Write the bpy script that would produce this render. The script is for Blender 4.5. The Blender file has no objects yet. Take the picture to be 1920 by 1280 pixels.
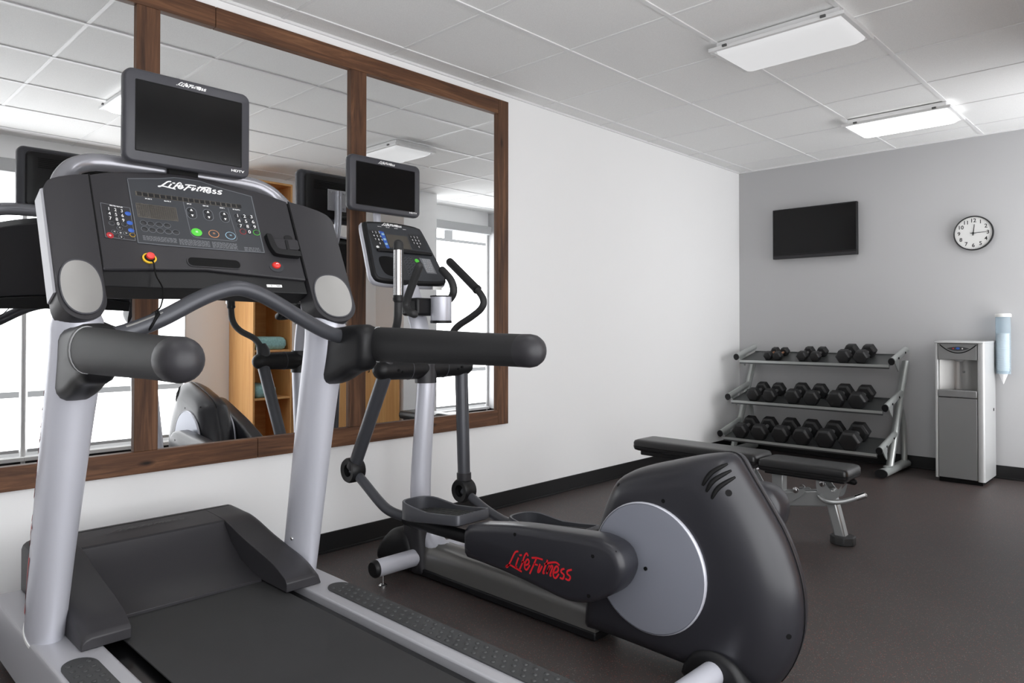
import bpy, math, random
from mathutils import Vector, Matrix
from mathutils.bvhtree import BVHTree
R = random.Random(7)
PI = math.pi
SC = bpy.context.scene
COL = SC.collection
V = Vector

# ------------------------------------------------------------------ materials
def lin(c):
    c = c / 255.0
    return c / 12.92 if c <= 0.04045 else ((c + 0.055) / 1.055) ** 2.4
def rgb(t):
    return (lin(t[0]), lin(t[1]), lin(t[2]), 1.0)
def mat(name, c, rough=0.5, metal=0.0, spec=0.5, bump=0.0, bscale=400.0, var=0.0, vscale=8.0, coat=0.0):
    m = bpy.data.materials.new(name); m.use_nodes = True
    nt = m.node_tree; b = nt.nodes['Principled BSDF']
    b.inputs['Base Color'].default_value = rgb(c)
    b.inputs['Roughness'].default_value = rough
    b.inputs['Metallic'].default_value = metal
    b.inputs['Specular IOR Level'].default_value = spec
    b.inputs['Coat Weight'].default_value = coat
    if bump or var:
        tc = nt.nodes.new('ShaderNodeTexCoord')
    if bump:
        n = nt.nodes.new('ShaderNodeTexNoise'); n.inputs['Scale'].default_value = bscale
        n.inputs['Detail'].default_value = 3
        bp = nt.nodes.new('ShaderNodeBump'); bp.inputs['Strength'].default_value = bump
        bp.inputs['Distance'].default_value = 0.001
        nt.links.new(tc.outputs['Object'], n.inputs['Vector'])
        nt.links.new(n.outputs['Fac'], bp.inputs['Height'])
        nt.links.new(bp.outputs['Normal'], b.inputs['Normal'])
    if var:
        n = nt.nodes.new('ShaderNodeTexNoise'); n.inputs['Scale'].default_value = vscale
        n.inputs['Detail'].default_value = 4
        r = nt.nodes.new('ShaderNodeValToRGB')
        r.color_ramp.elements[0].position = 0.3; r.color_ramp.elements[1].position = 0.7
        r.color_ramp.elements[0].color = rgb([max(0, x * (1 - var)) for x in c])
        r.color_ramp.elements[1].color = rgb([min(255, x * (1 + var)) for x in c])
        nt.links.new(tc.outputs['Object'], n.inputs['Vector'])
        nt.links.new(n.outputs['Fac'], r.inputs['Fac'])
        nt.links.new(r.outputs['Color'], b.inputs['Base Color'])
    return m
def emit(name, c, s):
    m = bpy.data.materials.new(name); m.use_nodes = True
    b = m.node_tree.nodes['Principled BSDF']
    b.inputs['Base Color'].default_value = rgb([x*.55 for x in c])
    b.inputs['Roughness'].default_value = 0.6
    b.inputs['Emission Color'].default_value = rgb(c)
    b.inputs['Emission Strength'].default_value = s
    return m

def floor_mat():
    m = bpy.data.materials.new('speckled_rubber'); m.use_nodes = True
    nt = m.node_tree; b = nt.nodes['Principled BSDF']
    tc = nt.nodes.new('ShaderNodeTexCoord')
    base = nt.nodes.new('ShaderNodeTexNoise'); base.inputs['Scale'].default_value = 3; base.inputs['Detail'].default_value = 5
    r0 = nt.nodes.new('ShaderNodeValToRGB')
    r0.color_ramp.elements[0].color = rgb((55, 50, 49)); r0.color_ramp.elements[1].color = rgb((68, 62, 60))
    nt.links.new(tc.outputs['Object'], base.inputs['Vector']); nt.links.new(base.outputs['Fac'], r0.inputs['Fac'])
    last = r0.outputs['Color']
    for sc_, thr, col in ((250, 0.085, (132, 62, 52)), (320, 0.05, (132, 124, 120)), (380, 0.09, (40, 36, 36)), (190, 0.03, (108, 68, 58))):
        vo = nt.nodes.new('ShaderNodeTexVoronoi'); vo.inputs['Scale'].default_value = sc_
        nt.links.new(tc.outputs['Object'], vo.inputs['Vector'])
        sep = nt.nodes.new('ShaderNodeSeparateColor'); nt.links.new(vo.outputs['Color'], sep.inputs['Color'])
        a = nt.nodes.new('ShaderNodeMath'); a.operation = 'LESS_THAN'; a.inputs[1].default_value = thr
        nt.links.new(sep.outputs['Red'], a.inputs[0])
        d = nt.nodes.new('ShaderNodeMath'); d.operation = 'LESS_THAN'; d.inputs[1].default_value = 0.42
        nt.links.new(vo.outputs['Distance'], d.inputs[0])
        mu = nt.nodes.new('ShaderNodeMath'); mu.operation = 'MULTIPLY'
        nt.links.new(a.outputs[0], mu.inputs[0]); nt.links.new(d.outputs[0], mu.inputs[1])
        mx = nt.nodes.new('ShaderNodeMix'); mx.data_type = 'RGBA'
        nt.links.new(mu.outputs[0], mx.inputs['Factor']); nt.links.new(last, mx.inputs[6])
        mx.inputs[7].default_value = rgb(col)
        last = mx.outputs[2]
    nt.links.new(last, b.inputs['Base Color'])
    n = nt.nodes.new('ShaderNodeTexNoise'); n.inputs['Scale'].default_value = 260
    bp = nt.nodes.new('ShaderNodeBump'); bp.inputs['Strength'].default_value = 0.35; bp.inputs['Distance'].default_value = 0.001
    nt.links.new(tc.outputs['Object'], n.inputs['Vector']); nt.links.new(n.outputs['Fac'], bp.inputs['Height'])
    nt.links.new(bp.outputs['Normal'], b.inputs['Normal'])
    b.inputs['Roughness'].default_value = 0.48
    return m

def wood_mat(name, c0, c1, c2, axis, rough=0.55, sc_=1.0, knots=True):
    """grain stretched along axis (0 x, 1 y, 2 z)"""
    m = bpy.data.materials.new(name); m.use_nodes = True
    nt = m.node_tree; b = nt.nodes['Principled BSDF']; b.inputs['Roughness'].default_value = rough
    b.inputs['Specular IOR Level'].default_value = 0.3
    tc = nt.nodes.new('ShaderNodeTexCoord'); mp = nt.nodes.new('ShaderNodeMapping')
    s = [26 * sc_] * 3; s[axis] = 1.6 * sc_
    mp.inputs['Scale'].default_value = s
    nt.links.new(tc.outputs['Object'], mp.inputs['Vector'])
    n = nt.nodes.new('ShaderNodeTexNoise'); n.inputs['Scale'].default_value = 1.0; n.inputs['Detail'].default_value = 6
    n.inputs['Roughness'].default_value = 0.65; n.inputs['Distortion'].default_value = 0.9
    nt.links.new(mp.outputs['Vector'], n.inputs['Vector'])
    r = nt.nodes.new('ShaderNodeValToRGB')
    r.color_ramp.elements[0].position = 0.3; r.color_ramp.elements[0].color = rgb(c0)
    r.color_ramp.elements[1].position = 0.72; r.color_ramp.elements[1].color = rgb(c2)
    e = r.color_ramp.elements.new(0.52); e.color = rgb(c1)
    nt.links.new(n.outputs['Fac'], r.inputs['Fac'])
    last = r.outputs['Color']
    if knots:
        s2 = [9] * 3; s2[axis] = 3.2
        mp2 = nt.nodes.new('ShaderNodeMapping'); mp2.inputs['Scale'].default_value = s2
        nt.links.new(tc.outputs['Object'], mp2.inputs['Vector'])
        vo = nt.nodes.new('ShaderNodeTexVoronoi'); vo.inputs['Scale'].default_value = 1.0
        nt.links.new(mp2.outputs['Vector'], vo.inputs['Vector'])
        rr = nt.nodes.new('ShaderNodeValToRGB')
        rr.color_ramp.elements[0].position = 0.03; rr.color_ramp.elements[0].color = (1, 1, 1, 1)
        rr.color_ramp.elements[1].position = 0.13; rr.color_ramp.elements[1].color = (0, 0, 0, 1)
        nt.links.new(vo.outputs['Distance'], rr.inputs['Fac'])
        mx = nt.nodes.new('ShaderNodeMix'); mx.data_type = 'RGBA'
        nt.links.new(rr.outputs['Color'], mx.inputs['Factor']); nt.links.new(last, mx.inputs[6])
        mx.inputs[7].default_value = rgb([x * 0.55 for x in c0]); last = mx.outputs[2]
    nt.links.new(last, b.inputs['Base Color'])
    bp = nt.nodes.new('ShaderNodeBump'); bp.inputs['Strength'].default_value = 0.25; bp.inputs['Distance'].default_value = 0.002
    nt.links.new(n.outputs['Fac'], bp.inputs['Height']); nt.links.new(bp.outputs['Normal'], b.inputs['Normal'])
    return m

M = {}
M['floor'] = floor_mat()
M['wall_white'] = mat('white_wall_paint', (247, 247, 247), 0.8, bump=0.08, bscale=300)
M['wall_grey'] = mat('grey_wall_paint', (187, 187, 188), 0.8, bump=0.08, bscale=300)
M['tile'] = mat('ceiling_tile', (238, 238, 237), 0.95, spec=0.2, bump=0.5, bscale=160, var=0.02, vscale=220)
M['tee'] = mat('ceiling_tee', (232, 232, 232), 0.5)
M['base'] = mat('black_baseboard', (20, 20, 21), 0.4)
M['frame_h'] = wood_mat('barnwood_horizontal', (60, 41, 30), (100, 68, 48), (136, 98, 70), 1)
M['frame_v'] = wood_mat('barnwood_vertical', (58, 40, 30), (96, 66, 47), (130, 94, 68), 2)
M['birch'] = wood_mat('light_birch', (206, 150, 92), (218, 164, 104), (226, 176, 118), 2, 0.45, 0.8, False)
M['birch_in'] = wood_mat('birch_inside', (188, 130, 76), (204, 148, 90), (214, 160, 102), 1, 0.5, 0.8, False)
mm = bpy.data.materials.new('mirror_glass'); mm.use_nodes = True
b_ = mm.node_tree.nodes['Principled BSDF']
b_.inputs['Base Color'].default_value = (0.93, 0.94, 0.94, 1); b_.inputs['Metallic'].default_value = 1; b_.inputs['Roughness'].default_value = 0.0
M['mirror'] = mm
M['plastic'] = mat('charcoal_plastic', (45, 44, 47), 0.42, spec=0.35, bump=0.12, bscale=900)
M['plastic2'] = mat('slate_panel', (54, 56, 60), 0.5, spec=0.35)
M['plastic3'] = mat('black_plastic', (19, 19, 21), 0.45, spec=0.35, bump=0.1, bscale=900)
M['shell'] = mat('shroud_plastic', (38, 38, 43), 0.34, bump=0.06, bscale=1200)
M['bezel'] = mat('bezel_plastic', (64, 64, 69), 0.4, spec=0.35)
M['rubber'] = mat('black_rubber', (40, 40, 41), 0.6, bump=0.25, bscale=700)
M['pad_rubber'] = mat('foot_pad_rubber', (50, 51, 52), 0.5, bump=0.2, bscale=700)
M['belt'] = mat('running_belt', (38, 38, 39), 0.62, bump=0.5, bscale=900, var=0.06, vscale=5)
M['foam'] = mat('grip_foam', (38, 38, 39), 0.55, spec=0.35, bump=0.4, bscale=1500)
M['silver'] = mat('silver_paint', (200, 201, 210), 0.36, metal=0.3, bump=0.05, bscale=1500)
M['hoop'] = mat('hoop_silver', (150, 150, 156), 0.27, metal=0.55)
M['silver2'] = mat('rail_silver', (178, 178, 183), 0.42, metal=0.3)
M['tube_grey'] = mat('grey_tube_paint', (72, 73, 78), 0.36, metal=0.3)
M['beam_grey'] = mat('beam_paint', (120, 119, 117), 0.3, metal=0.5)
M['disc'] = mat('disc_silver', (146, 149, 160), 0.36, metal=0.4)
M['brushed'] = mat('brushed_steel', (158, 157, 155), 0.38, metal=0.8)
M['chrome'] = mat('chrome', (215, 215, 215), 0.15, metal=1.0)
M['hammer'] = mat('hammertone_steel', (164, 166, 166), 0.32, metal=0.6, bump=0.15, bscale=500)
M['rack_silver'] = mat('rack_silver_paint', (196, 200, 198), 0.35, metal=0.55, bump=0.1, bscale=500)
M['tray'] = mat('rack_tray_paint', (92, 94, 94), 0.35, metal=0.6)
M['screen'] = mat('screen_glass', (8, 8, 9), 0.16, spec=0.28)
M['black'] = mat('deep_black', (8, 8, 9), 0.6, spec=0.2)
M['gap'] = mat('gap_black', (14, 14, 15), 0.25)
M['white_ink'] = mat('white_ink', (240, 240, 240), 0.5)
M['grey_ink'] = mat('grey_ink', (130, 132, 136), 0.5)
M['line_ink'] = mat('line_ink', (104, 107, 112), 0.5)
M['red_ink'] = mat('red_ink', (204, 28, 38), 0.45)
M['emboss'] = mat('emboss_black', (34, 34, 35), 0.35)
M['blue'] = mat('blue_key', (52, 92, 176), 0.4)
M['green'] = mat('green_key', (84, 200, 62), 0.4)
M['orange'] = mat('orange_key', (206, 142, 92), 0.4)
M['lblue'] = mat('pale_blue_key', (150, 186, 206), 0.4)
M['red'] = mat('red_button', (222, 52, 46), 0.3)
M['red2'] = mat('dark_red_button', (168, 40, 46), 0.3)
M['yellow'] = mat('yellow_ring', (228, 184, 44), 0.4)
M['matrix'] = mat('dot_matrix_window', (74, 70, 64), 0.25)
M['key'] = mat('key_black', (36, 37, 40), 0.45)
M['leather'] = mat('black_vinyl', (30, 30, 31), 0.33, bump=0.25, bscale=500)
M['iron'] = mat('rubber_hex', (25, 25, 26), 0.5, bump=0.3, bscale=600)
M['copper'] = mat('copper_handle', (190, 140, 110), 0.35, metal=0.6)
M['steel_handle'] = mat('knurled_handle', (150, 150, 150), 0.35, metal=0.8, bump=0.5, bscale=900)
M['towel'] = mat('teal_towel', (150, 190, 188), 0.95, bump=1.0, bscale=350, var=0.08, vscale=60)
M['white_plastic'] = mat('white_plastic', (232, 232, 230), 0.45)
M['window_frame'] = mat('window_frame_paint', (222, 222, 222), 0.5)
M['rail_grey'] = mat('rail_grey', (176, 177, 178), 0.6)
M['cooler'] = mat('cooler_grey', (134, 134, 134), 0.4, metal=0.35, bump=0.05)
M['cooler_side'] = mat('cooler_silver', (196, 197, 197), 0.38, metal=0.3)
M['cooler_dark'] = mat('cooler_dark', (58, 58, 60), 0.4)
M['paper'] = mat('paper_cup', (244, 244, 244), 0.7)
M['face'] = mat('clock_face', (224, 224, 222), 0.6)
M['shade'] = emit('lit_shade_fabric', (250, 251, 253), 3.3)
M['shade_far'] = emit('lit_shade_fabric_far', (250, 251, 253), 4.6)
M['shade_bar'] = emit('shaded_fabric_strip', (215, 217, 220), 0.42)  # weaker glow, paints the mullion shadows on the lit fabric
M['lens_near'] = emit('lens_dim', (252, 252, 253), 0.47)
M['lens_far'] = emit('lens_bright', (252, 252, 253), 4.2)
M['fixture'] = mat('fixture_white', (226, 226, 226), 0.4)
M['dark_clip'] = mat('clip_grey', (84, 84, 84), 0.4)
g_ = bpy.data.materials.new('pale_blue_acrylic'); g_.use_nodes = True
b_ = g_.node_tree.nodes['Principled BSDF']
b_.inputs['Base Color'].default_value = rgb((230, 240, 246)); b_.inputs['Roughness'].default_value = 0.12
b_.inputs['Transmission Weight'].default_value = 0.85; b_.inputs['IOR'].default_value = 1.12
M['acrylic'] = g_
g_ = bpy.data.materials.new('window_glass'); g_.use_nodes = True
b_ = g_.node_tree.nodes['Principled BSDF']
b_.inputs['Base Color'].default_value = (0.95, 0.97, 0.97, 1); b_.inputs['Roughness'].default_value = 0.02
b_.inputs['Transmission Weight'].default_value = 1.0; b_.inputs['IOR'].default_value = 1.1
M['glass'] = g_

# ------------------------------------------------------------------ mesh helpers
class G:
    def __init__(s): s.v = []; s.f = []; s.m = []
    def add(s, vs, fs, mi=0):
        o = len(s.v); s.v += [V(p) for p in vs]
        for f in fs: s.f.append([i + o for i in f]); s.m.append(mi)
        return s
    def box(s, a, b, mi=0):
        x0, y0, z0 = a; x1, y1, z1 = b
        vs = [(x0,y0,z0),(x1,y0,z0),(x1,y1,z0),(x0,y1,z0),(x0,y0,z1),(x1,y0,z1),(x1,y1,z1),(x0,y1,z1)]
        return s.add(vs, [(0,3,2,1),(4,5,6,7),(0,1,5,4),(1,2,6,5),(2,3,7,6),(3,0,4,7)], mi)
    def obox(s, c, ax, ay, az, mi=0):
        """oriented box: centre and three half-axis vectors"""
        c, ax, ay, az = V(c), V(ax), V(ay), V(az)
        vs = [c + i*ax + j*ay + k*az for k in (-1,1) for (i,j) in ((-1,-1),(1,-1),(1,1),(-1,1))]
        return s.add(vs, [(0,3,2,1),(4,5,6,7),(0,1,5,4),(1,2,6,5),(2,3,7,6),(3,0,4,7)], mi)
    def tube(s, pts, r, n=16, r2=None, up=None, cap='flat', mi=0):
        """sweep an ellipse (r along side, r2 along the other axis) along points; r may be a list"""
        pts = [V(p) for p in pts]; k = len(pts)
        rs = r if isinstance(r, (list, tuple)) else [r] * k
        r2s = rs if r2 is None else (r2 if isinstance(r2, (list, tuple)) else [r2] * k)
        tan = []
        for i in range(k):
            a = pts[max(0, i-1)]; b = pts[min(k-1, i+1)]; tan.append((b - a).normalized())
        ref = V(up) if up else (V((0,0,1)) if abs(tan[0].z) < 0.9 else V((1,0,0)))
        nn = (ref - tan[0] * ref.dot(tan[0])).normalized()
        rings = []
        P = list(zip(pts, tan, rs, r2s))
        if cap == 'round':
            ext0 = []; ext1 = []
            for a in (80, 60, 40, 20):
                ra = math.radians(a); c_, s_ = math.cos(ra), math.sin(ra)
                ext0.append((pts[0] - tan[0]*rs[0]*s_, tan[0], rs[0]*c_, r2s[0]*c_))
            for a in (20, 40, 60, 80):
                ra = math.radians(a); c_, s_ = math.cos(ra), math.sin(ra)
                ext1.append((pts[-1] + tan[-1]*rs[-1]*s_, tan[-1], rs[-1]*c_, r2s[-1]*c_))
            P = ext0 + P + ext1
        vs = []
        for p, t, a, b in P:
            nn = (nn - t * nn.dot(t)).normalized(); bb = t.cross(nn)
            for j in range(n):
                th = 2*PI*j/n
                vs.append(p + nn*math.cos(th)*a + bb*math.sin(th)*b)
        fs = []
        K = len(P)
        for i in range(K-1):
            for j in range(n):
                fs.append((i*n+j, i*n+(j+1)%n, (i+1)*n+(j+1)%n, (i+1)*n+j))
        fs.append(tuple(range(n-1, -1, -1))); fs.append(tuple((K-1)*n + j for j in range(n)))
        return s.add(vs, fs, mi)
    def lathe(s, prof, o, axis, n=32, mi=0, closed_ends=True):
        """prof: (radius, height) along axis from o"""
        axis = V(axis).normalized(); o = V(o)
        a = axis.orthogonal().normalized(); b = axis.cross(a)
        vs = []
        for r, h in prof:
            for j in range(n):
                th = 2*PI*j/n; vs.append(o + axis*h + (a*math.cos(th) + b*math.sin(th))*max(r, 1e-5))
        fs = []
        for i in range(len(prof)-1):
            for j in range(n):
                fs.append((i*n+j, i*n+(j+1)%n, (i+1)*n+(j+1)%n, (i+1)*n+j))
        if closed_ends:
            fs.append(tuple(range(n-1, -1, -1))); fs.append(tuple((len(prof)-1)*n+j for j in range(n)))
        return s.add(vs, fs, mi)
    def loft(s, rings, mi=0, caps=True):
        n = len(rings[0]); vs = [p for r in rings for p in r]; fs = []
        for i in range(len(rings)-1):
            for j in range(n):
                fs.append((i*n+j, i*n+(j+1)%n, (i+1)*n+(j+1)%n, (i+1)*n+j))
        if caps == 'fan':
            for base, r, flip in ((0, rings[0], 1), ((len(rings)-1)*n, rings[-1], 0)):
                c = V((0, 0, 0))
                for p in r: c += V(p)
                vs.append(c/n); k = len(vs)-1
                for j in range(n):
                    t = (base+j, base+(j+1)%n, k); fs.append(t[::-1] if flip else t)
        elif caps:
            fs.append(tuple(range(n-1, -1, -1))); fs.append(tuple((len(rings)-1)*n+j for j in range(n)))
        return s.add(vs, fs, mi)
    def prism(s, poly, fn, h0, h1, mi=0):
        """polygon in 2D swept between heights; fn(u, v, h) gives the 3D point"""
        return s.loft([[fn(u, v, h0) for u, v in poly], [fn(u, v, h1) for u, v in poly]], mi)
    def ribbon(s, pts, w, fn, h=0.0006, mi=0, closed=False):
        """flat stroke of width w along 2D points"""
        pts = [V((p[0], p[1])) for p in pts]
        if closed: pts = pts + [pts[0], pts[1]]
        k = len(pts); vs = []
        for i in range(k):
            a = pts[max(0, i-1)]; b = pts[min(k-1, i+1)]
            d = (b - a); d = d.normalized() if d.length > 1e-9 else V((1,0))
            nrm = V((-d.y, d.x)) * w * 0.5
            p, q = pts[i] + nrm, pts[i] - nrm
            vs += [fn(p.x, p.y, h), fn(q.x, q.y, h)]
        fs = [(2*i, 2*i+1, 2*i+3, 2*i+2) for i in range(k-1)]
        return s.add(vs, fs, mi)

ORG = [V((0, 0, 0))]
def build(name, g, mats, parent=None, smooth=40, bevel=0.0, seg=2, kind=None, label=None):
    me = bpy.data.meshes.new(name)
    o0 = ORG[0] if parent is not None or True else V((0,0,0))
    me.from_pydata([(p - o0)[:] for p in g.v], [], g.f)
    ms = mats if isinstance(mats, (list, tuple)) else [mats]
    for m in ms: me.materials.append(m)
    for p, i in zip(me.polygons, g.m): p.material_index = i
    if smooth:
        me.polygons.foreach_set('use_smooth', [True] * len(me.polygons))
        me.set_sharp_from_angle(angle=math.radians(smooth))
    me.update()
    o = bpy.data.objects.new(name, me); COL.objects.link(o)
    if parent is not None: o.parent = parent
    else: o.location = o0
    if bevel:
        md = o.modifiers.new('bevel', 'BEVEL'); md.width = bevel; md.segments = seg; md.limit_method = 'ANGLE'
        md.angle_limit = math.radians(35)
    if kind: o['kind'] = kind
    if label: o['label'] = label
    return o
def tag(o, label, cat, group=None):
    o['label'] = label; o['category'] = cat
    if group: o['group'] = group
    return o
def thing(name, loc, label, cat, group=None):
    o = bpy.data.objects.new(name, None); o.empty_display_size = 0.1; COL.objects.link(o)
    o.location = loc; ORG[0] = V(loc)
    return tag(o, label, cat, group)
def world(): ORG[0] = V((0, 0, 0))
def struct(name, g, mats, parent=None, bevel=0.0, smooth=None):
    world()
    o = build(name, g, mats, parent, smooth=smooth, bevel=bevel)
    o['kind'] = 'structure'
    return o
def copy_tree(o, parent=None):
    c = o.copy(); COL.objects.link(c)
    if parent is not None: c.parent = parent
    for ch in list(o.children): copy_tree(ch, c)
    return c
def crom(pts, sub=6, closed=False):
    """Catmull-Rom through points (any dimension)"""
    pts = [V(p) for p in pts]; n = len(pts); out = []
    rng = range(n) if closed else range(n-1)
    for i in rng:
        if closed: p0, p1, p2, p3 = pts[(i-1)%n], pts[i], pts[(i+1)%n], pts[(i+2)%n]
        else: p0, p1, p2, p3 = pts[max(0,i-1)], pts[i], pts[i+1], pts[min(n-1,i+2)]
        for k in range(sub):
            t = k/sub
            out.append(0.5*((2*p1) + (p2-p0)*t + (2*p0-5*p1+4*p2-p3)*t*t + (3*p1-p0-3*p2+p3)*t**3))
    if not closed: out.append(pts[-1])
    return out
def _inset1(poly, d):
    n = len(poly)
    A = sum(poly[i][0]*poly[(i+1)%n][1] - poly[(i+1)%n][0]*poly[i][1] for i in range(n))
    sg = 1 if A > 0 else -1; out = []
    for i in range(n):
        p = poly[i]; a = poly[i-1]; b = poly[(i+1)%n]; k = 1
        while (p-a).length < 1e-7 and k < n: k += 1; a = poly[(i-k) % n]
        k = 1
        while (b-p).length < 1e-7 and k < n: k += 1; b = poly[(i+k) % n]
        e1 = (p-a).normalized(); e2 = (b-p).normalized()
        n1 = V((-e1.y, e1.x)); n2 = V((-e2.y, e2.x)); nn = n1+n2
        nn = nn.normalized() if nn.length > 1e-6 else n1
        k = 1.0 / max(0.6, nn.dot(n1))
        out.append(V((p.x + nn.x*d*sg*k, p.y + nn.y*d*sg*k)))
    for _ in range(4):
        for i in range(n):
            j = (i+1) % n
            if (poly[j]-poly[i]).dot(out[j]-out[i]) < 0:
                m = (out[i]+out[j])*0.5; out[i] = m.copy(); out[j] = m.copy()
    return out
def inset(poly, d):
    """inset a closed 2D polygon by d in small steps, so that corners melt instead of crossing"""
    poly = [V((p[0], p[1])) for p in poly]
    k = max(1, int(math.ceil(abs(d)/0.003)))
    for _ in range(k): poly = _inset1(poly, d/k)
    return poly
def inset_ray(poly, d, wf=None):
    """inset of a star-shaped outline: slide each point towards the middle until it is d inside"""
    poly = [V((p[0], p[1])) for p in poly]; n = len(poly)
    if d <= 0: return poly
    c = sum(poly, V((0, 0)))/n
    def dist(p):
        best = 9
        for i in range(n):
            a = poly[i]; e = poly[(i+1) % n]-a; L2 = e.length_squared
            t = max(0, min(1, (p-a).dot(e)/L2)) if L2 > 1e-14 else 0
            best = min(best, (p-a-e*t).length)
        return best
    out = []
    d0 = d
    for p in poly:
        lo, hi = 0.0, 1.0; d = d0*(wf(p) if wf else 1.0)
        for _ in range(18):
            m = (lo+hi)/2
            if dist(p.lerp(c, m)) < d: lo = m
            else: hi = m
        out.append(p.lerp(c, hi))
    return out
def smoothstep(t): t = max(0, min(1, t)); return t*t*(3-2*t)
def rrect(x0, x1, y0, y1, r, n=6):
    out = []
    for cx, cy, a0 in ((x1-r, y1-r, 0), (x0+r, y1-r, 90), (x0+r, y0+r, 180), (x1-r, y0+r, 270)):
        for k in range(n+1):
            a = math.radians(a0 + 90*k/n); out.append((cx + r*math.cos(a), cy + r*math.sin(a)))
    return out
def ell(cx, cy, a, b, n=28, p=2.0, rot=0):
    out = []
    for k in range(n):
        t = 2*PI*k/n; c, s = math.cos(t), math.sin(t)
        x = a*abs(c)**(2/p)*(1 if c >= 0 else -1); y = b*abs(s)**(2/p)*(1 if s >= 0 else -1)
        out.append((cx + x*math.cos(rot) - y*math.sin(rot), cy + x*math.sin(rot) + y*math.cos(rot)))
    return out
def text_poly(txt, size, fn, h=0.0006, h0=None, align='CENTER', shear=0.0, g=None, mi=0, bold=0.0):
    """letters of Blender's built-in face laid through fn(u, v, h)"""
    cu = bpy.data.curves.new('t', 'FONT'); cu.body = txt; cu.size = size; cu.align_x = align; cu.align_y = 'CENTER'
    cu.shear = shear; cu.resolution_u = 3; cu.offset = bold
    ob = bpy.data.objects.new('t', cu); COL.objects.link(ob)
    dg = bpy.context.evaluated_depsgraph_get(); dg.update()
    me = bpy.data.meshes.new_from_object(ob.evaluated_get(dg))
    g = g or G()
    g.add([fn(v.co.x, v.co.y, h) for v in me.vertices], [list(p.vertices) for p in me.polygons], mi)
    bpy.data.objects.remove(ob); bpy.data.curves.remove(cu); bpy.data.meshes.remove(me)
    return g
LOGO = [[(0.208,0.132),(0.155,0.12),(0.086,0.06),(0.025,0.011),(0.0,0.011),(0.061,0.027),(0.139,0.017),(0.251,0.001)],[(0.208,0.091),(0.179,0.057),(0.153,0.02),(0.178,0.03)],[(0.222,0.107),(0.264,0.113)],[(0.361,0.115),(0.342,0.132),(0.307,0.113),(0.26,0.055),(0.211,0.006)],[(0.252,0.068),(0.307,0.068)],[(0.306,0.050),(0.352,0.060),(0.372,0.078),(0.360,0.094),(0.330,0.084),(0.300,0.050),(0.306,0.026),(0.335,0.024),(0.384,0.058)],[(0.414,0.108),(0.485,0.116),(0.583,0.114)],[(0.488,0.113),(0.433,0.057),(0.375,0.0)],[(0.443,0.071),(0.505,0.071)],[(0.541,0.082),(0.501,0.027),(0.528,0.032),(0.572,0.072)],[(0.656,0.119),(0.58,0.03),(0.603,0.031)],[(0.602,0.085),(0.687,0.104),(0.779,0.115),(0.827,0.102)],[(0.681,0.087),(0.633,0.027)],[(0.642,0.039),(0.701,0.084),(0.726,0.081),(0.683,0.024),(0.704,0.025)],[(0.738,0.046),(0.784,0.054),(0.808,0.074),(0.796,0.092),(0.764,0.082),(0.732,0.044),(0.740,0.018),(0.770,0.016),(0.814,0.046)],[(0.896,0.087),(0.857,0.078),(0.847,0.061),(0.886,0.047),(0.867,0.021),(0.824,0.024)],[(1.0,0.092),(0.942,0.079),(0.932,0.06),(0.974,0.045),(0.951,0.021),(0.904,0.026)]]
def logo(fn, w, cx, cy, h=0.0008, sw=0.021, vs=1.0):
    """brush-script wordmark, width w, centred on (cx, cy)"""
    g = G()
    for st in LOGO:
        p = crom([((u-0.5)*w + cx, (v*vs-0.066*vs)*w + cy) for u, v in st], 4)
        g.ribbon(p, sw*w, fn, h)
    return g

# ------------------------------------------------------------------ room
H = 2.5285; YB = 3.966; XR = 3.35; YF = -3.5
TX, XB, TY = 0.5953, 0.1304, 0.6096
g = G().box((-0.1, YF-0.1, -0.1), (XR+0.1, YB+0.1, 0.0)); struct('floor', g, M['floor'])
g = G().box((-0.1, YF-0.1, H), (XR+0.1, YB+0.1, H+0.1), 0)
x = XB
while x < XR:
    g.box((x-0.011, YF, H-0.006), (x+0.011, YB, H+0.001), 1); x += TX
j = -5
while j*TY < YB:
    if j*TY > YF: g.box((0, j*TY-0.009, H-0.0035), (XR, j*TY+0.009, H+0.001), 1)
    j += 1
g.box((0, YF, H-0.012), (0.012, YB, H+0.001), 1); g.box((0, YB-0.012, H-0.012), (XR, YB, H+0.001), 1)
struct('ceiling', g, [M['tile'], M['tee']])
struct('wall_left', G().box((-0.1, YF-0.1, 0), (0, YB+0.1, H)), M['wall_white'])
struct('wall_back', G().box((0, YB, 0), (XR, YB+0.1, H)), M['wall_grey'])
struct('wall_front', G().box((0, YF-0.1, 0), (XR, YF, H)), M['wall_grey'])
# window wall: solid pieces around the openings
WZ0, WZ1 = 0.12, 2.31
OPEN = [(-3.35, -2.13), (-2.10, -0.935), (-0.905, 0.265), (2.74, 3.93)]  # first opening is unseen, added as a light source near the camera
g = G()
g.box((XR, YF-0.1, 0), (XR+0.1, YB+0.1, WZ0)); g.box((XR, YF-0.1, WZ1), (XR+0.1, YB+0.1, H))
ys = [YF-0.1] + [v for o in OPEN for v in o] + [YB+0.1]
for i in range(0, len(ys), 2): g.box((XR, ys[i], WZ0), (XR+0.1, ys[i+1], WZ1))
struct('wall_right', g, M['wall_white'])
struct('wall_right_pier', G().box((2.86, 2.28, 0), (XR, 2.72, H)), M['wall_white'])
bb = 0.0965
struct('baseboard_left', G().box((0, YF, 0), (0.008, YB, bb)).box((0.008, YF, 0), (0.016, YB, 0.012)), M['base'], bevel=0.002)
struct('baseboard_back', G().box((0.008, YB-0.008, 0), (XR, YB, bb)).box((0.016, YB-0.016, 0), (XR, YB-0.008, 0.012)), M['base'], bevel=0.002)
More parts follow.
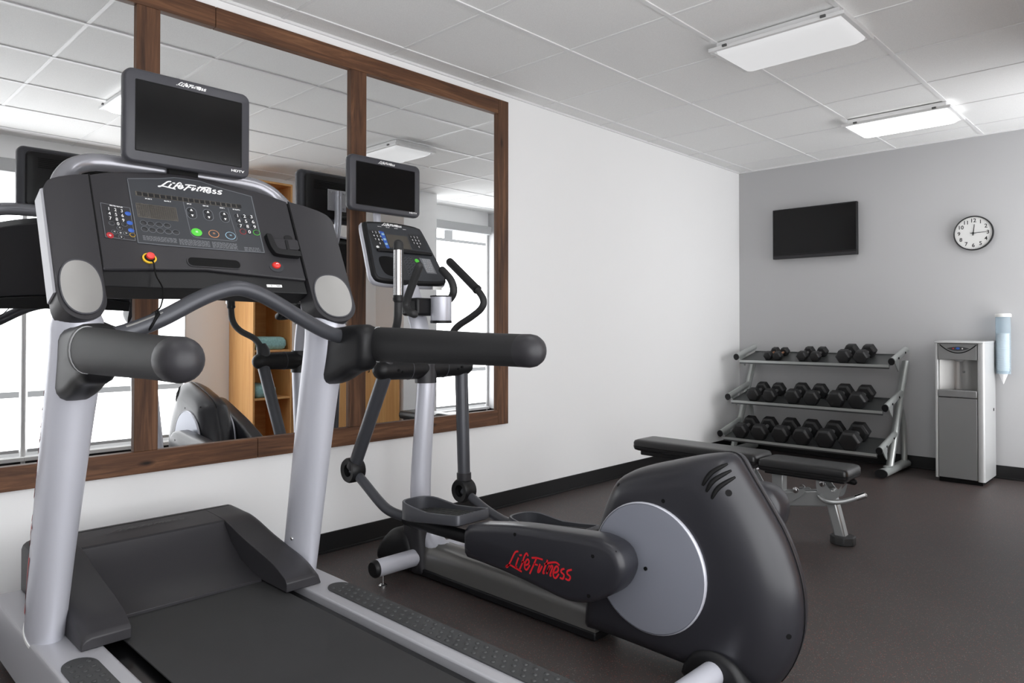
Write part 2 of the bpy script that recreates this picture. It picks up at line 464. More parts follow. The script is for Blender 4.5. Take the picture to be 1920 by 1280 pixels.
struct('baseboard_right', G().box((XR-0.008, YF, 0), (XR, 0.66, bb)).box((XR-0.008, 2.72, 0), (XR, YB-0.016, bb)), M['base'], bevel=0.002)
def place(y): return ['nearest the front wall', 'second from the front wall', 'behind the treadmill', 'beside the grey pier'][y]
for i, (a, b) in enumerate(OPEN):
    world()
    fr = G()
    w = 0.05
    fr.box((XR+0.02, a, WZ0), (XR+0.08, a+w, WZ1)); fr.box((XR+0.02, b-w, WZ0), (XR+0.08, b, WZ1))
    fr.box((XR+0.02, a+w, WZ0), (XR+0.08, b-w, WZ0+w)); fr.box((XR+0.02, a+w, WZ1-w), (XR+0.08, b-w, WZ1))
    fr.box((XR+0.02, a+w, 0.56), (XR+0.08, b-w, 0.62))
    win = struct('window_%d' % (i+1), fr, M['window_frame'])
    gl = build('glass', G().box((XR+0.045, a+w, WZ0+w), (XR+0.051, b-w, WZ1-w)), M['glass'], win, smooth=None); gl['kind'] = 'structure'
    # casing that lines the opening
    ca = G()
    ca.box((XR-0.012, a-0.0145, WZ0-0.06), (XR, a, WZ1+0.03)); ca.box((XR-0.012, b, WZ0-0.06), (XR, b+0.0145, WZ1+0.03))
    ca.box((XR-0.05, a-0.0145, WZ0-0.03), (XR, b+0.0145, WZ0))
    cs = build('casing', ca, M['window_frame'], win, smooth=None, bevel=0.003); cs['kind'] = 'structure'
    lab = ['white roller shade on the front window behind the camera', 'white lit roller shade reflected at the left edge of the mirror',
           'white lit roller shade reflected between the treadmill uprights', 'white lit roller shade reflected right of the elliptical mast'][i]
    sh = thing('roller_shade', (XR-0.02, (a+b)/2, WZ0), lab, 'window shade', 'roller shades on the window wall')
    build('shade_fabric', G().box((XR-0.006, a+0.012, WZ0+0.05), (XR-0.003, b-0.012, WZ1-0.06)), M['shade_far' if i == 3 else 'shade'], sh, smooth=None)
    build('roller_cassette', G().box((XR-0.10, a+0.003, WZ1-0.07), (XR-0.003, b-0.003, WZ1+0.03)), M['rail_grey'], sh, bevel=0.008)  # made deeper to keep window light from grazing the ceiling
    build('hem_bar', G().box((XR-0.012, a+0.012, WZ0+0.03), (XR-0.002, b-0.012, WZ0+0.055)), M['rail_grey'], sh, bevel=0.003)
    br = G().box((XR-0.0095, a+0.012, 0.565), (XR-0.006, b-0.012, 0.61))  # dim strip painting the shadow of the window rail behind the fabric
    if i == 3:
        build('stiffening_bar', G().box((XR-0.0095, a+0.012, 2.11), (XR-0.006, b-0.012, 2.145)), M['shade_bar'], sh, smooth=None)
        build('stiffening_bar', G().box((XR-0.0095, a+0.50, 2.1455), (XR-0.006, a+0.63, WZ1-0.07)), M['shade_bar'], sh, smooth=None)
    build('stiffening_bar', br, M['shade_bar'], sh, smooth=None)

# ------------------------------------------------------------------ mirror with timber frame
mir = thing('framed_mirror', (0.0, -0.9, 0.51), 'large wall mirror in a rustic brown timber frame on the white wall', 'mirror')
Z0, Z1 = 0.51, 2.473
y1 = 0.877
build('mirror_pane', G().box((0.004, -2.2, Z0+0.03), (0.008, y1-0.05, Z1-0.03)), M['mirror'], mir, smooth=None)
bd = 0.088
def board(a, b, m): return build('frame_board', G().box(a, b), m, mir, bevel=0.0025, smooth=None)
for a, b in ((-2.6, -0.93), (-0.928, y1-bd)): board((0.002, a, Z1-bd), (0.028, b, Z1), M['frame_h'])
for a, b in ((-2.6, -0.73), (-0.728, y1-bd)): board((0.002, a, Z0), (0.028, b, Z0+bd), M['frame_h'])
board((0.002, y1-bd+0.001, Z0), (0.028, y1, Z1), M['frame_v'])
board((0.002, -0.248, Z0+bd), (0.026, -0.155, Z1-bd), M['frame_v'])
board((0.002, -1.245, Z0+bd), (0.026, -1.155, Z1-bd), M['frame_v'])
board((0.002, -2.26, Z0+bd), (0.026, -2.17, Z1-bd), M['frame_v'])

# ------------------------------------------------------------------ ceiling lights
for i, (cy, mt, lab) in enumerate(((1.205, 'lens_near', 'white rectangular ceiling light nearer the camera, dimmer of the two in view'),
                                   (3.05, 'lens_far', 'bright white rectangular ceiling light nearest the grey back wall'),
                                   (-0.62, 'lens_far', 'white ceiling light whose corner shows in the mirror left of the treadmill monitor'),
                                   (-2.44, 'lens_far', 'white ceiling light behind the camera, above the rear end of the treadmill'))):  # last one unseen, continues the spacing, added to brighten the room
    x0, x1, hw = 1.30, 1.955, 0.20
    L = thing('ceiling_light', (1.63, cy, H-0.006), lab, 'light fixture', 'rectangular ceiling lights')
    g = G(); zt, zb = H-0.0065, H-0.05
    g.box((x0+0.03, cy-hw+0.03, zb+0.004), (x1-0.03, cy+hw-0.03, zt))
    for a, b in (((x0, cy-hw), (x1, cy-hw+0.022)), ((x0, cy+hw-0.022), (x1, cy+hw)), ((x0, cy-hw+0.022), (x0+0.022, cy+hw-0.022)), ((x1-0.022, cy-hw+0.022), (x1, cy+hw-0.022))):
        g.box((a[0], a[1], zb-0.006), (b[0], b[1], zb+0.012))
    build('housing', g, M['fixture'], L, bevel=0.003, smooth=None)
    rings = []
    for ins, dz in ((0.024, 0.0), (0.028, -0.012), (0.045, -0.026), (0.075, -0.034), (0.11, -0.036)):
        rings.append([V((u, v, zb+0.002+dz)) for u, v in rrect(x0+ins, x1-ins, cy-hw+ins, cy+hw-ins, 0.02 + ins*0.2, 4)])
    build('lens', G().loft(rings), M[mt], L, smooth=60)
    for cx in (x0+0.09, x1-0.09):
        build('clip', G().box((cx-0.012, cy-hw-0.008, zb), (cx+0.012, cy-hw+0.002, zb+0.012)), M['dark_clip'], L, bevel=0.002)

# ------------------------------------------------------------------ TREADMILL
YC = -1.303
tm = thing('treadmill', (1.2, YC, 0.0), 'large charcoal and silver treadmill in the foreground, facing the mirror', 'treadmill')
DZ = 0.222
X2 = 2.32
build('deck', G().box((0.28, YC-0.302, 0.05), (X2-0.02, YC+0.302, 0.196)), M['gap'], tm, bevel=0.004)
for s in (-1, 1):
    a, b = sorted((YC + s*0.303, YC + s*0.442))
    prof = [(0, 0.03), (0, DZ-0.004), (0.004, DZ), (0.126, DZ), (0.135, DZ-0.003), (0.139, DZ-0.012), (0.139, 0.06), (0.12, 0.03)]
    rr = []
    for xx in (0.24, X2): rr.append([V((xx, YC + s*(0.303 + u), z)) for u, z in prof])
    rl = build('side_rail', G().loft(rr), M['silver2'], tm, smooth=30, bevel=0.003)
    # dimpled rubber foot pad with a rounded front end
    g = G()
    c0, hw = 0.387, 0.042
    pol = [(X2-0.03, c0-hw), (X2-0.03, c0+hw)] + [(1.0 - 0.055*math.sin(PI*k/14), c0 + hw*math.cos(PI*k/14)) for k in range(0, 15)]
    fn = lambda u, v, h, s=s: V((u, YC + s*v, DZ + h))
    g.prism(pol, fn, -0.002, 0.004)
    k = 0; xx = 0.985
    while xx < X2-0.06:
        for rr_, vv in enumerate((-0.024, 0.0, 0.024)):
            cx = xx + (0.018 if rr_ == 1 else 0)
            g.lathe([(0.0078, 0.003), (0.0070, 0.0056), (0.0045, 0.0072), (0.0005, 0.0078)], fn(cx, c0+vv, 0), (0, 0, 1), 10)
        xx += 0.036
    build('foot_pad', g, M['pad_rubber'], tm, smooth=50)
# belt with rounded roller ends
g = G(); rr = []
for xx, z in ((0.60, DZ-0.008), (0.72, DZ-0.004), (2.24, DZ-0.004), (2.275, DZ-0.014), (2.29, DZ-0.04)):
    rr.append((xx, z))
vs = []; fs = []
for xx, z in rr: vs += [(xx, YC-0.25, z), (xx, YC+0.25, z), (xx, YC+0.25, z-0.004), (xx, YC-0.25, z-0.004)]
for i in range(len(rr)-1):
    for q in range(4): fs.append((4*i+q, 4*i+4+q, 4*i+4+(q+1) % 4, 4*i+(q+1) % 4))
fs += [(0, 1, 2, 3), (4*(len(rr)-1)+3, 4*(len(rr)-1)+2, 4*(len(rr)-1)+1, 4*(len(rr)-1))]
build('running_belt', g.add(vs, fs), M['belt'], tm, smooth=30)
# motor cover: two arms and a recessed sloping panel
g = G()
for s in (-1, 1):
    outer = crom([(0.25, 0.383), (0.36, 0.379), (0.45, 0.373), (0.60, 0.338), (0.80, 0.300), (0.87, 0.276), (0.90, 0.262)], 4)
    prof = [(p.x, p.y) for p in outer] + [(0.908, 0.252), (0.908, 0.2235), (0.70, 0.2235), (0.25, 0.2235)]
    def fn(u, v, h, s=s): return V((u, YC + s*h, v))
    lv = [(0.236, 0.0), (0.30, 0.0), (0.335, 0.0), (0.348, 0.004), (0.357, 0.012), (0.362, 0.026)]
    rings = []
    for yy, dz in lv: rings.append([fn(u, (v-dz if v > 0.23 else v), yy) for u, v in prof])
    if s < 0: rings = [list(reversed(r)) for r in rings]
    g.loft(rings)
pan = [(0.25, 0.383), (0.36, 0.379), (0.436, 0.374), (0.444, 0.369), (0.452, 0.354), (0.50, 0.308), (0.58, 0.261), (0.66, 0.237), (0.735, 0.228), (0.735, 0.214), (0.25, 0.214)]
g.loft([[V((u, YC-0.237, v)) for u, v in pan][::-1], [V((u, YC+0.237, v)) for u, v in pan][::-1]])
cov = build('motor_cover', g, M['plastic'], tm, smooth=28, bevel=0.004)
build('cover_seam', G().box((0.268, YC-0.333, 0.236), (0.2705, YC+0.333, 0.3832)), M['black'], cov, smooth=None)
fnl = lambda u, v, h: V((0.335 - v*1.0, YC + u, 0.3803 + h))
build('logo', logo(fnl, 0.27, 0.0, 0.0, 0.002, 0.012), M['emboss'], cov, smooth=None)
# uprights
upb = lambda t: 0.047 + 0.016*min(1, t/.45) - .034*smoothstep((t-.55)/.2)
for s in (-1, 1):
    sy = 0.398
    pts = crom([(0.70, YC+s*sy, DZ), (0.765, YC+s*(sy-.006), 0.50), (0.845, YC+s*(sy-.016), 0.82), (0.905, YC+s*(sy-0.022), 1.05), (0.885, YC+s*(sy-.02), 1.14), (0.80, YC+s*(sy-0.016), 1.28), (0.715, YC+s*(sy-0.018), 1.43)], 6)
    n = len(pts)
    up = build('upright', G().tube(pts, [0.086 - 0.008*min(1, i/(n*0.45)) - .046*smoothstep((i/n-.55)/.2) for i in range(n)], 32, [upb(i/n) for i in range(n)], up=(1, 0, 0)), M['silver'], tm, smooth=50)
    if s > 0:
        build('bolt', G().lathe([(0.007, 0), (0.007, 0.004), (0.004, 0.006)], (0.745, YC+s*sy-0.052, 0.345), (-0.1, -1, 0), 14), M['chrome'], up)
    build('foot_collar', G().tube([(0.698, YC+s*sy, DZ), (0.702, YC+s*sy, DZ+0.008)], 0.0885, 32, 0.0495, up=(1, 0, 0)), M['white_plastic'], up)
    if s < 0:
        # red wordmark running up the outer face
        def fn(u, v, h):
            a = pts[0].lerp(pts[18], 0); t = max(0, min(1, u)); k = t*(n*0.55); i = int(k); p = pts[i].lerp(pts[i+1], k-i)
            ang = v/0.055
            ra = 0.086 - 0.008*min(1, k/(n*0.45)) - .046*smoothstep((k/n-.55)/.2) + .0015
            return V((p.x + ra*math.sin(ang), p.y - (upb(k/n) + .0015)*math.cos(ang), p.z))
        gl = G()
        for st in LOGO:
            p = crom([(0.10 + u*0.62, -0.043 - (v-0.066)*0.55) for u, v in st], 4)
            gl.ribbon(p, 0.010, fn, 0.001)
        build('logo', gl, M['red_ink'], up, smooth=None)

# console surface: s across, t up the face, h off the face
CA, CB = V((0.69, YC, 1.56)), V((0.855, YC, 1.215))
ET = (CA-CB).normalized(); EN = V((ET.z, 0, -ET.x))
def interp(x, xs, ys):
    for i in range(len(xs)-1):
        if x <= xs[i+1]:
            t = (x-xs[i])/(xs[i+1]-xs[i]); return ys[i] + (ys[i+1]-ys[i])*max(0, t)
    return ys[-1]
def bulge(s):
    return .115*smoothstep((abs(s)-.12)/.38)
def S(s, t, h=0.0):
    p = CB + ET*t + EN*h; return V((p.x + bulge(s), YC + s, p.z))
def slab(g, ss, tb, tt, h0, h1, nt=6, mi=0):
    """closed slab on the console face over columns ss"""
    n = len(ss); vs = []
    for h in (h1, h0):
        for s in ss:
            for k in range(nt+1): vs.append(S(s, tb(s) + (tt(s)-tb(s))*k/nt, h))
    N = n*(nt+1); fs = []
    for i in range(n-1):
        for k in range(nt):
            a = i*(nt+1)+k; fs.append((a, a+nt+1, a+nt+2, a+1)); b = N+a; fs.append((b, b+1, b+nt+2, b+nt+1))
    for k in range(nt):
        a = k; fs.append((a, a+1, N+a+1, N+a)); a = (n-1)*(nt+1)+k; fs.append((a, N+a, N+a+1, a+1))
    for i in range(n-1):
        a = i*(nt+1); fs.append((a, N+a, N+a+nt+1, a+nt+1)); a = i*(nt+1)+nt; fs.append((a, a+nt+1, N+a+nt+1, N+a))
    return g.add(vs, fs, mi)
lsp = lambda a, b, n: [a + (b-a)*i/n for i in range(n+1)]
toptt = lambda s: interp(abs(s), [0, .1, .2, .26, .315], [.420, .412, .392, .375, .352])
lipb = lambda s: interp(abs(s), [0, .17, .315], [.064, .054, .040])
g = G()
slab(g, lsp(-.3105, .3105, 30), lipb, toptt, -0.07, 0.0, 8)
con = build('console', g, M['plastic'], tm, smooth=30, bevel=0.004)
g = G(); slab(g, lsp(-.31, .31, 30), lambda s: interp(abs(s), [0, .31], [.002, -.006]), lambda s: lipb(s)+0.002, -0.085, -0.010, 3)
build('console_underside', g, M['plastic3'], con, smooth=30, bevel=0.003)
# side housings with cup wells
for s in (-1, 1):
    cols = [0.314 + (0.442-0.314)*(0.5-0.5*math.cos(PI*k/18)) for k in range(19)]
    pb = lambda q: -0.048 - 0.068*math.sqrt(max(0, 1 - ((abs(q)-0.378)/0.0642)**2))
    ptp = lambda q: interp(abs(q), [.314, .36, .40, .425, .436, .442], [.352, .338, .322, .308, .294, .278])
    g = G(); ss = [s*c for c in cols]
    if s < 0: ss = ss[::-1]
    slab(g, ss, pb, ptp, -0.075, 0.004, 12)
    hs = build('side_housing', g, M['plastic'], tm, smooth=30, bevel=0.005)
    # cup well: raised rim and brushed insert
    cx, cy = s*0.378, -0.02
    rim = [ell(cx, cy, .0575, .082, 40, 2.3), ell(cx, cy, .054, .078, 40, 2.3)]
    g = G().loft([[S(u, v, 0.003) for u, v in rim[0]], [S(u, v, 0.0075) for u, v in rim[0]], [S(u, v, 0.0078) for u, v in rim[1]], [S(u, v, 0.003) for u, v in rim[1]]], caps=False)
    build('cup_rim', g, M['bezel'], hs)
    rings = [[S(cx + (u-cx)*f, cy + (v-cy)*f, h) for u, v in ell(cx, cy, .0545, .0785, 40, 2.3)] for f, h in ((1, .0074), (0.985, .0064), (0.97, .0060), (.75, .0060), (.5, .0060), (.25, .0060), (.04, .0060))]
    build('cup_insert', G().loft(rings, caps='fan'), M['brushed'], hs, smooth=60)
    # silver outer trim along the outside edge
    g = G()
    tr = [(-0.085, -0.055), (0.05, -0.05), (0.18, -0.05), (0.27, -0.052)]
    for t0, t1 in ((-0.035, 0.280),):
        vs = []
        for t in lsp(t0, t1, 12):
            vs += [S(s*0.4425, t, -0.004), S(s*0.4475, t, -0.010), S(s*0.4475, t, -0.070), S(s*0.4425, t, -0.074)]
        fs = []
        for i in range(12):
            for q in range(4): fs.append((4*i+q, 4*i+(q+1) % 4, 4*i+4+(q+1) % 4, 4*i+4+q))
        fs += [(3, 2, 1, 0), (48, 49, 50, 51)]
        g.add(vs, fs)
    build('side_trim', g, M['silver2'], hs, smooth=40)
# overlay panel with printed lines
top2 = lambda s: interp(abs(s), [0, .04, .093, .15, .2, .215], [.404, .404, .390, .380, .369, .36])
g = G(); slab(g, lsp(-.194, .206, 24), lambda s: .139, top2, 0.0002, 0.0012, 6, 0)
pl = lambda u, v, h: S(u, v, h + 0.0012)
def line(pts, w=0.0016, closed=False):
    g.ribbon([p for a, b in zip(pts, pts[1:]) for p in [V(a).lerp(V(b), k/6) for k in range(6)]] + [pts[-1]], w, pl, 0.0003, 1)
line([(s, top2(s)-0.003) for s in lsp(-.190, .202, 24)], 0.002); line([(-.191, .366), (-.191, .142)], .002); line([(-.191, .142), (.203, .142)], .002); line([(.203, .142), (.203, .366)], .002)
line([(-.030, .317), (-.025, .191), (-.018, .182), (-.007, .179), (.110, .178), (.120, .181), (.125, .189), (.116, .307)])
ov = build('overlay_panel', g, [M['plastic2'], M['line_ink']], con, smooth=30)
g = G(); slab(g, lsp(-.292, -.196, 8), lambda s: .144, lambda s: .264, 0.0002, 0.0010, 3, 0)
pl0 = pl
pl = lambda u, v, h: S(u, v, h + 0.0010)
line([(-.289, .261), (-.199, .261)]); line([(-.199, .261), (-.199, .148)]); line([(-.199, .148), (-.289, .148)]); line([(-.289, .148), (-.289, .261)])
build('keypad_panel', g, [M['plastic'], M['line_ink']], con, smooth=30)
def key(name, s, t, a, b, m, h=0.0022, txt=None, ts=0.012, ink='white_ink', ring=None, p=2.0, parent=None, F=None):
    F = F or S; g = G()
    el = ell(s, t, a, b, 20, p)
    g.loft([[F(u, v, 0.0006) for u, v in el], [F(u, v, h) for u, v in el], [F(s+(u-s)*.86, t+(v-t)*.86, h+0.0007) for u, v in el]], 0)
    ms = [M[m]]
    if txt:
        text_poly(txt, ts, lambda u, v, hh: F(s+u, t+v, h+0.0010), g=g, mi=1); ms.append(M[ink])
    if ring:
        mi = len(ms); ms.append(M[ring])
        o, i_ = ell(s, t, a*1.14, b*1.14, 24, p), ell(s, t, a*0.98, b*0.98, 24, p)
        g.loft([[F(u, v, 0.0006) for u, v in o], [F(u, v, h*0.8) for u, v in o], [F(u, v, h*0.8) for u, v in i_]], mi, caps=False)
    return build(name, g, ms, parent or con, smooth=40)
for i, d in enumerate('123456789'):
    key('number_key', -.2665+.0198*(i % 3), .2440-.0162*(i//3), .0078, .0068, 'key', txt=d, ts=.0155)
key('number_key', -.2450, .1966, .0078, .0068, 'key', txt='0', ts=.0155)
key('dash_key', -.2645, .1962, .0082, .0058, 'key', ring='line_ink'); key('dash_key', -.2250, .1985, .0082, .0058, 'key', ring='line_ink')
for s, t in ((-.2085, .239), (-.2075, .207), (-.2070, .181)): key('blue_key', s, t, .0096, .0070, 'blue')
key('power_key', -.275, .1545, .0098, .0085, 'red2', ring='red2', txt='o', ts=.012)
for s, t, x_ in ((-.242, .183, '^'), (-.260, .168, '<'), (-.242, .168, 'o'), (-.224, .168, '>'), (-.241, .1535, 'v')):
    key('channel_key', s, t, .0082, .0062, 'key', txt=x_, ts=.0105, ring='line_ink')
key('caption_key', -.205, .166, .0075, .006, 'key', ring='yellow')
for i, d in enumerate('123456789'):
    key('number_key', .1430+.0222*(i % 3)+.0014*(i//3), .2790-.0200*(i//3), .0095, .0082, 'key', h=0.003, txt=d, ts=.0175)
key('number_key', .1700, .218, .0095, .0082, 'key', h=0.003, txt='0', ts=.0175)
key('clear_key', .1500, .2185, .0092, .0092, 'key', h=0.003, ring='red2'); key('enter_key', .1930, .2185, .0092, .0092, 'key', h=0.003, ring='green')
for s in (-.010, .0435, .0975):
    g = G(); o, i_ = rrect(s-.0165, s+.0165, .248, .292, .0155), rrect(s-.0150, s+.0150, .2495, .2905, .0145)
    g.loft([[S(u, v, .0013) for u, v in o], [S(u, v, .0022) for u, v in o], [S(u, v, .0022) for u, v in i_], [S(u, v, .0013) for u, v in i_]], caps=False)
    build('key_surround', g, M['line_ink'], con)
    for t, q in ((.280, 1), (.260, -1)):
        g = G(); el = ell(s, t, .0105, .0092, 20)
        g.loft([[S(u, v, .0013) for u, v in el], [S(u, v, .0034) for u, v in el], [S(s+(u-s)*.86, t+(v-t)*.86, .0040) for u, v in el]], 0)
        g.add([S(s-.0042, t-.0030*q, .0044), S(s+.0042, t-.0030*q, .0044), S(s, t+.0050*q, .0044)], [(0, 1, 2)], 1)
        build('arrow_key', g, [M['key'], M['white_ink']], con)
key('start_key', -.006, .199, .0150, .0125, 'green', h=.003, ring='green', txt='=', ts=.0160)
key('cool_down_key', .049, .199, .0150, .0125, 'plastic2', h=.003, ring='orange', txt='=', ts=.0160, ink='orange')
key('pause_key', .104, .198, .0150, .0125, 'plastic2', h=.003, ring='lblue', txt='=', ts=.0160, ink='lblue')
for s, t in ((-.164, .214), (-.1425, .2135), (-.118, .2135), (-.094, .2135), (-.164, .192), (-.141, .1915), (-.118, .1915), (-.094, .1915), (-.071, .1915)):
    g = key('program_key', s, t, .0098, .0080, 'key', ring='line_ink')
# dot matrix and ticker windows
g = G(); slab(g, lsp(-.179, -.056, 6), lambda s: .233, lambda s: .284, .0012, .0016, 2)
pl = lambda u, v, h: S(u, v, .0016 + h)
for k in range(19): g.ribbon([(-.175+k*.0064, .236), (-.175+k*.0064, .281)], .0008, pl, .0002, 1)
for k in range(9): g.ribbon([(-.176, .238+k*.0052), (-.118, .238+k*.0052), (-.059, .238+k*.0052)], .0008, pl, .0002, 1)
build('matrix_display', g, [M['matrix'], M['plastic3']], con, smooth=None)
g = G(); slab(g, lsp(-.174, .161, 20), lambda s: .311, lambda s: .327, .0012, .0016, 2)
for k in range(19):
    u = -.168 + k*.0176; g.add([S(u, .3125, .0019), S(u+.014, .3125, .0019), S(u+.014, .3255, .0019), S(u, .3255, .0019)], [(0, 1, 2, 3)], 1)
build('message_display', g, [M['matrix'], M['plastic3']], con, smooth=None)
# small captions and fine print, too small to read
def fineprint(name, F, x0, x1, t0, t1, rows, m, h=.0016, parent=None, wdt=.0012):
    g = G()
    for k in range(rows):
        t = t1 + (t0-t1)*k/max(1, rows-1); u = x0
        while u < x1:
            w = R.uniform(.004, .013); g.ribbon([(u, t), (min(u+w, x1), t)], wdt, F, h); u += w + .0022
    return build(name, g, m, parent or con, smooth=None)
for s, w in ((-.136, .020), (-.079, .020), (-.012, .014), (.041, .018), (.096, .016), (.144, .024)):
    fineprint('caption', S, s-w/2, s+w/2, .3035, .3055, 2, M['white_ink'], wdt=.0013)
fineprint('caption', S, -.262, -.222, .2575, .2595, 2, M['white_ink'], wdt=.0013)
fineprint('warning_text', S, -.174, -.073, .154, .168, 5, M['grey_ink']); fineprint('warning_text', S, -.066, .029, .149, .168, 7, M['grey_ink'])
fineprint('warning_text', S, .037, .120, .148, .168, 7, M['grey_ink']); fineprint('warning_text', S, .142, .192, .146, .158, 4, M['grey_ink'])
build('logo', logo(lambda u, v, h: S(u, v, h+.0014), .208, .005, .3685, .0008, .021), M['white_ink'], con, smooth=None)
# emergency stop
g = G(); o, i_ = ell(-.166, .090, .0215, .0175, 32), ell(-.166, .090, .0165, .0130, 32)
g.loft([[S(u, v, .0005) for u, v in o], [S(u, v, .005) for u, v in o], [S(u, v, .006) for u, v in i_], [S(u, v, .0005) for u, v in i_]], 0, caps=False)
build('stop_ring', g, M['yellow'], con)
g = G(); el = ell(-.166, .092, .0128, .0112, 28)
sc2 = lambda f: [(-.166+(u+.166)*f, .092+(v-.092)*f) for u, v in el]
g.loft([[S(u, v, .0005) for u, v in el], [S(u, v, .012) for u, v in el]], 1)
g.loft([[S(u, v, .0118) for u, v in el], [S(u, v, .0160) for u, v in el], [S(u, v, .0180) for u, v in sc2(.92)], [S(u, v, .0184) for u, v in sc2(.6)]], 0)
build('stop_button', g, [M['red'], M['cooler_dark']], con)
# reading slot
g = G(); o, i_ = rrect(-.055, .120, .072, .108, .0175, 8), rrect(-.051, .116, .075, .105, .0150, 8)
g.loft([[S(u, v, -.001) for u, v in o], [S(u, v, .0022) for u, v in o], [S(u, v, .0022) for u, v in i_]], 0, caps=False)
g.loft([[S(u, v, .0006) for u, v in i_], [S(u, v, .0012) for u, v in i_]], 1)
build('reading_slot', g, [M['plastic'], M['black']], con)
# red safety light on its disc
g = G(); el = ell(.2305, .088, .0215, .0195, 28)
g.loft([[S(u, v, .0003) for u, v in el], [S(u, v, .0022) for u, v in el]], 1)
el = ell(.2295, .093, .0128, .0120, 24)
g.loft([[S(.2295+(u-.2295)*f, .093+(v-.093)*f, h) for u, v in el] for f, h in ((1, .001), (1, .006), (.8, .0095), (.4, .0115), (.05, .012))], 0)
g.ribbon([(.2255, .0935), (.2295, .0965), (.2335, .0935)], .0022, S, .0124, 2)
build('safety_button', g, [M['red'], M['plastic2'], M['white_ink']], con, smooth=60)
# fan and phone holder at the right of the face
g = G()
pol = crom([(.214, .205), (.222, .206), (.229, .200), (.236, .160), (.248, .148), (.300, .143), (.303, .128), (.296, .122), (.238, .128), (.224, .140), (.216, .170)], 4, True)
g.prism([(p.x, p.y) for p in pol], S, .001, .022, 0)
g.prism(rrect(.234, .306, .150, .190, .008), S, .001, .016, 1)
g.prism(rrect(.266, .275, .132, .186, .004), S, .014, .019, 0)
g.prism(ell(.286, .203, .0125, .0125, 20), S, .0005, .003, 0)
build('device_holder', g, [M['plastic3'], M['plastic']], con, smooth=35, bevel=.002)
g = G(); g.prism(rrect(.192, .238, .016, .026, .001, 1), S, -.012, -.0085)
fineprint('sticker_text', S, .205, .235, .0190, .0235, 3, M['grey_ink'], h=-.0080)
build('sticker', g, M['white_plastic'], con, smooth=None)
for s in (-1, 1):
    build('panel_seam', G().ribbon([(s*.312, t) for t in lsp(.045, .352, 10)], .004, S, .0048), M['black'], con, smooth=None)
# monitor
def monitor(root, xf, yc, zc, w, h, dep, sc_w, sc_h, sc_dz, lean=0.0):
    F = lambda u, v, d: V((xf + d - lean*v, yc + u, zc + v))
    outl = rrect(-w/2, w/2, -h/2, h/2, 0.026, 6)
    outl = [(u, v + (0.010*(1-(2*u/w)**2) if v > 0 else -0.004*(1-(2*u/w)**2))) for u, v in outl]
    rings = []
    for ins, d in ((0.022, -dep), (0.010, -dep+0.004), (0.002, -dep+0.014), (0.0, -dep+0.02), (0.0, -0.010), (0.004, -0.002), (0.008, 0.0)):
        rings.append([F(p[0], p[1], d) for p in inset(outl, ins)])
    mo = build('monitor', G().loft([r[::-1] for r in rings]), M['bezel'], root, smooth=50)
    # recessed band round the shell and the screen
    g = G()
    o, i_ = rrect(-sc_w/2-.003, sc_w/2+.003, sc_dz-sc_h/2-.003, sc_dz+sc_h/2+.003, .003, 2), rrect(-sc_w/2, sc_w/2, sc_dz-sc_h/2, sc_dz+sc_h/2, .002, 2)
    g.loft([[F(u, v, -.001) for u, v in o], [F(u, v, .0012) for u, v in o], [F(u, v, .0012) for u, v in i_]], 1, caps=False)
    g.loft([[F(u, v, 0.0) for u, v in i_], [F(u, v, .0006) for u, v in i_]], 0)
    build('screen', g, [M['screen'], M['black']], mo, smooth=None)
    build('logo', logo(F, .095*w/.4, 0, h/2-.017, .0012, .026), M['white_ink'], mo, smooth=None)
    build('caption', text_poly('HDTV', .0135*w/.4, lambda u, v, hh: F(w/2-.045*w/.4+u*1.25, -h/2+.020+v*.8, .0012), bold=.0004), M['white_ink'], mo, smooth=None)
    # rear shell and vents
    g = G()
    g.loft([[F(p[0]*f_, p[1]*f_, d) for p in outl] for f_, d in ((0.86, -dep+.001), (0.83, -dep-.010), (0.74, -dep-.016))])
    for k in range(6):
        v = h/2 - .050 - k*.008
        g.prism(rrect(-w*.32, w*.32, v-.0015, v+.0015, .0012, 2), lambda a, b, d: F(a, b, d), -dep-.0175, -dep-.014, 1)
    build('rear_shell', g, [M['plastic3'], M['black']], mo, smooth=40)
    return mo
monitor(tm, 0.712, -1.3045, 1.748, 0.402, 0.288, 0.05, 0.334, 0.216, 0.001)
# tubular hoop that carries the monitor
hp = crom([(0.735, YC-.385, 1.43), (0.70, YC-.372, 1.49), (0.655, YC-.345, 1.545), (0.635, YC-.30, 1.585), (0.628, YC-.22, 1.603), (0.625, YC, 1.604), (0.628, YC+.22, 1.603), (0.635, YC+.30, 1.585), (0.655, YC+.345, 1.545), (0.70, YC+.372, 1.49), (0.735, YC+.385, 1.43)], 8)
hoop = build('monitor_hoop', G().tube(hp, 0.027, 20), M['hoop'], tm, smooth=60)
g = G().box((0.620, YC-.045, 1.600), (0.662, YC-.02, 1.70)).box((0.620, YC+.005, 1.600), (0.662, YC+.03, 1.70)).box((0.648, YC-.06, 1.66), (0.664, YC+.05, 1.78))
g.box((0.60, YC-.055, 1.585), (0.67, YC+.04, 1.625))
build('monitor_bracket', g, M['black'], tm, bevel=.003)
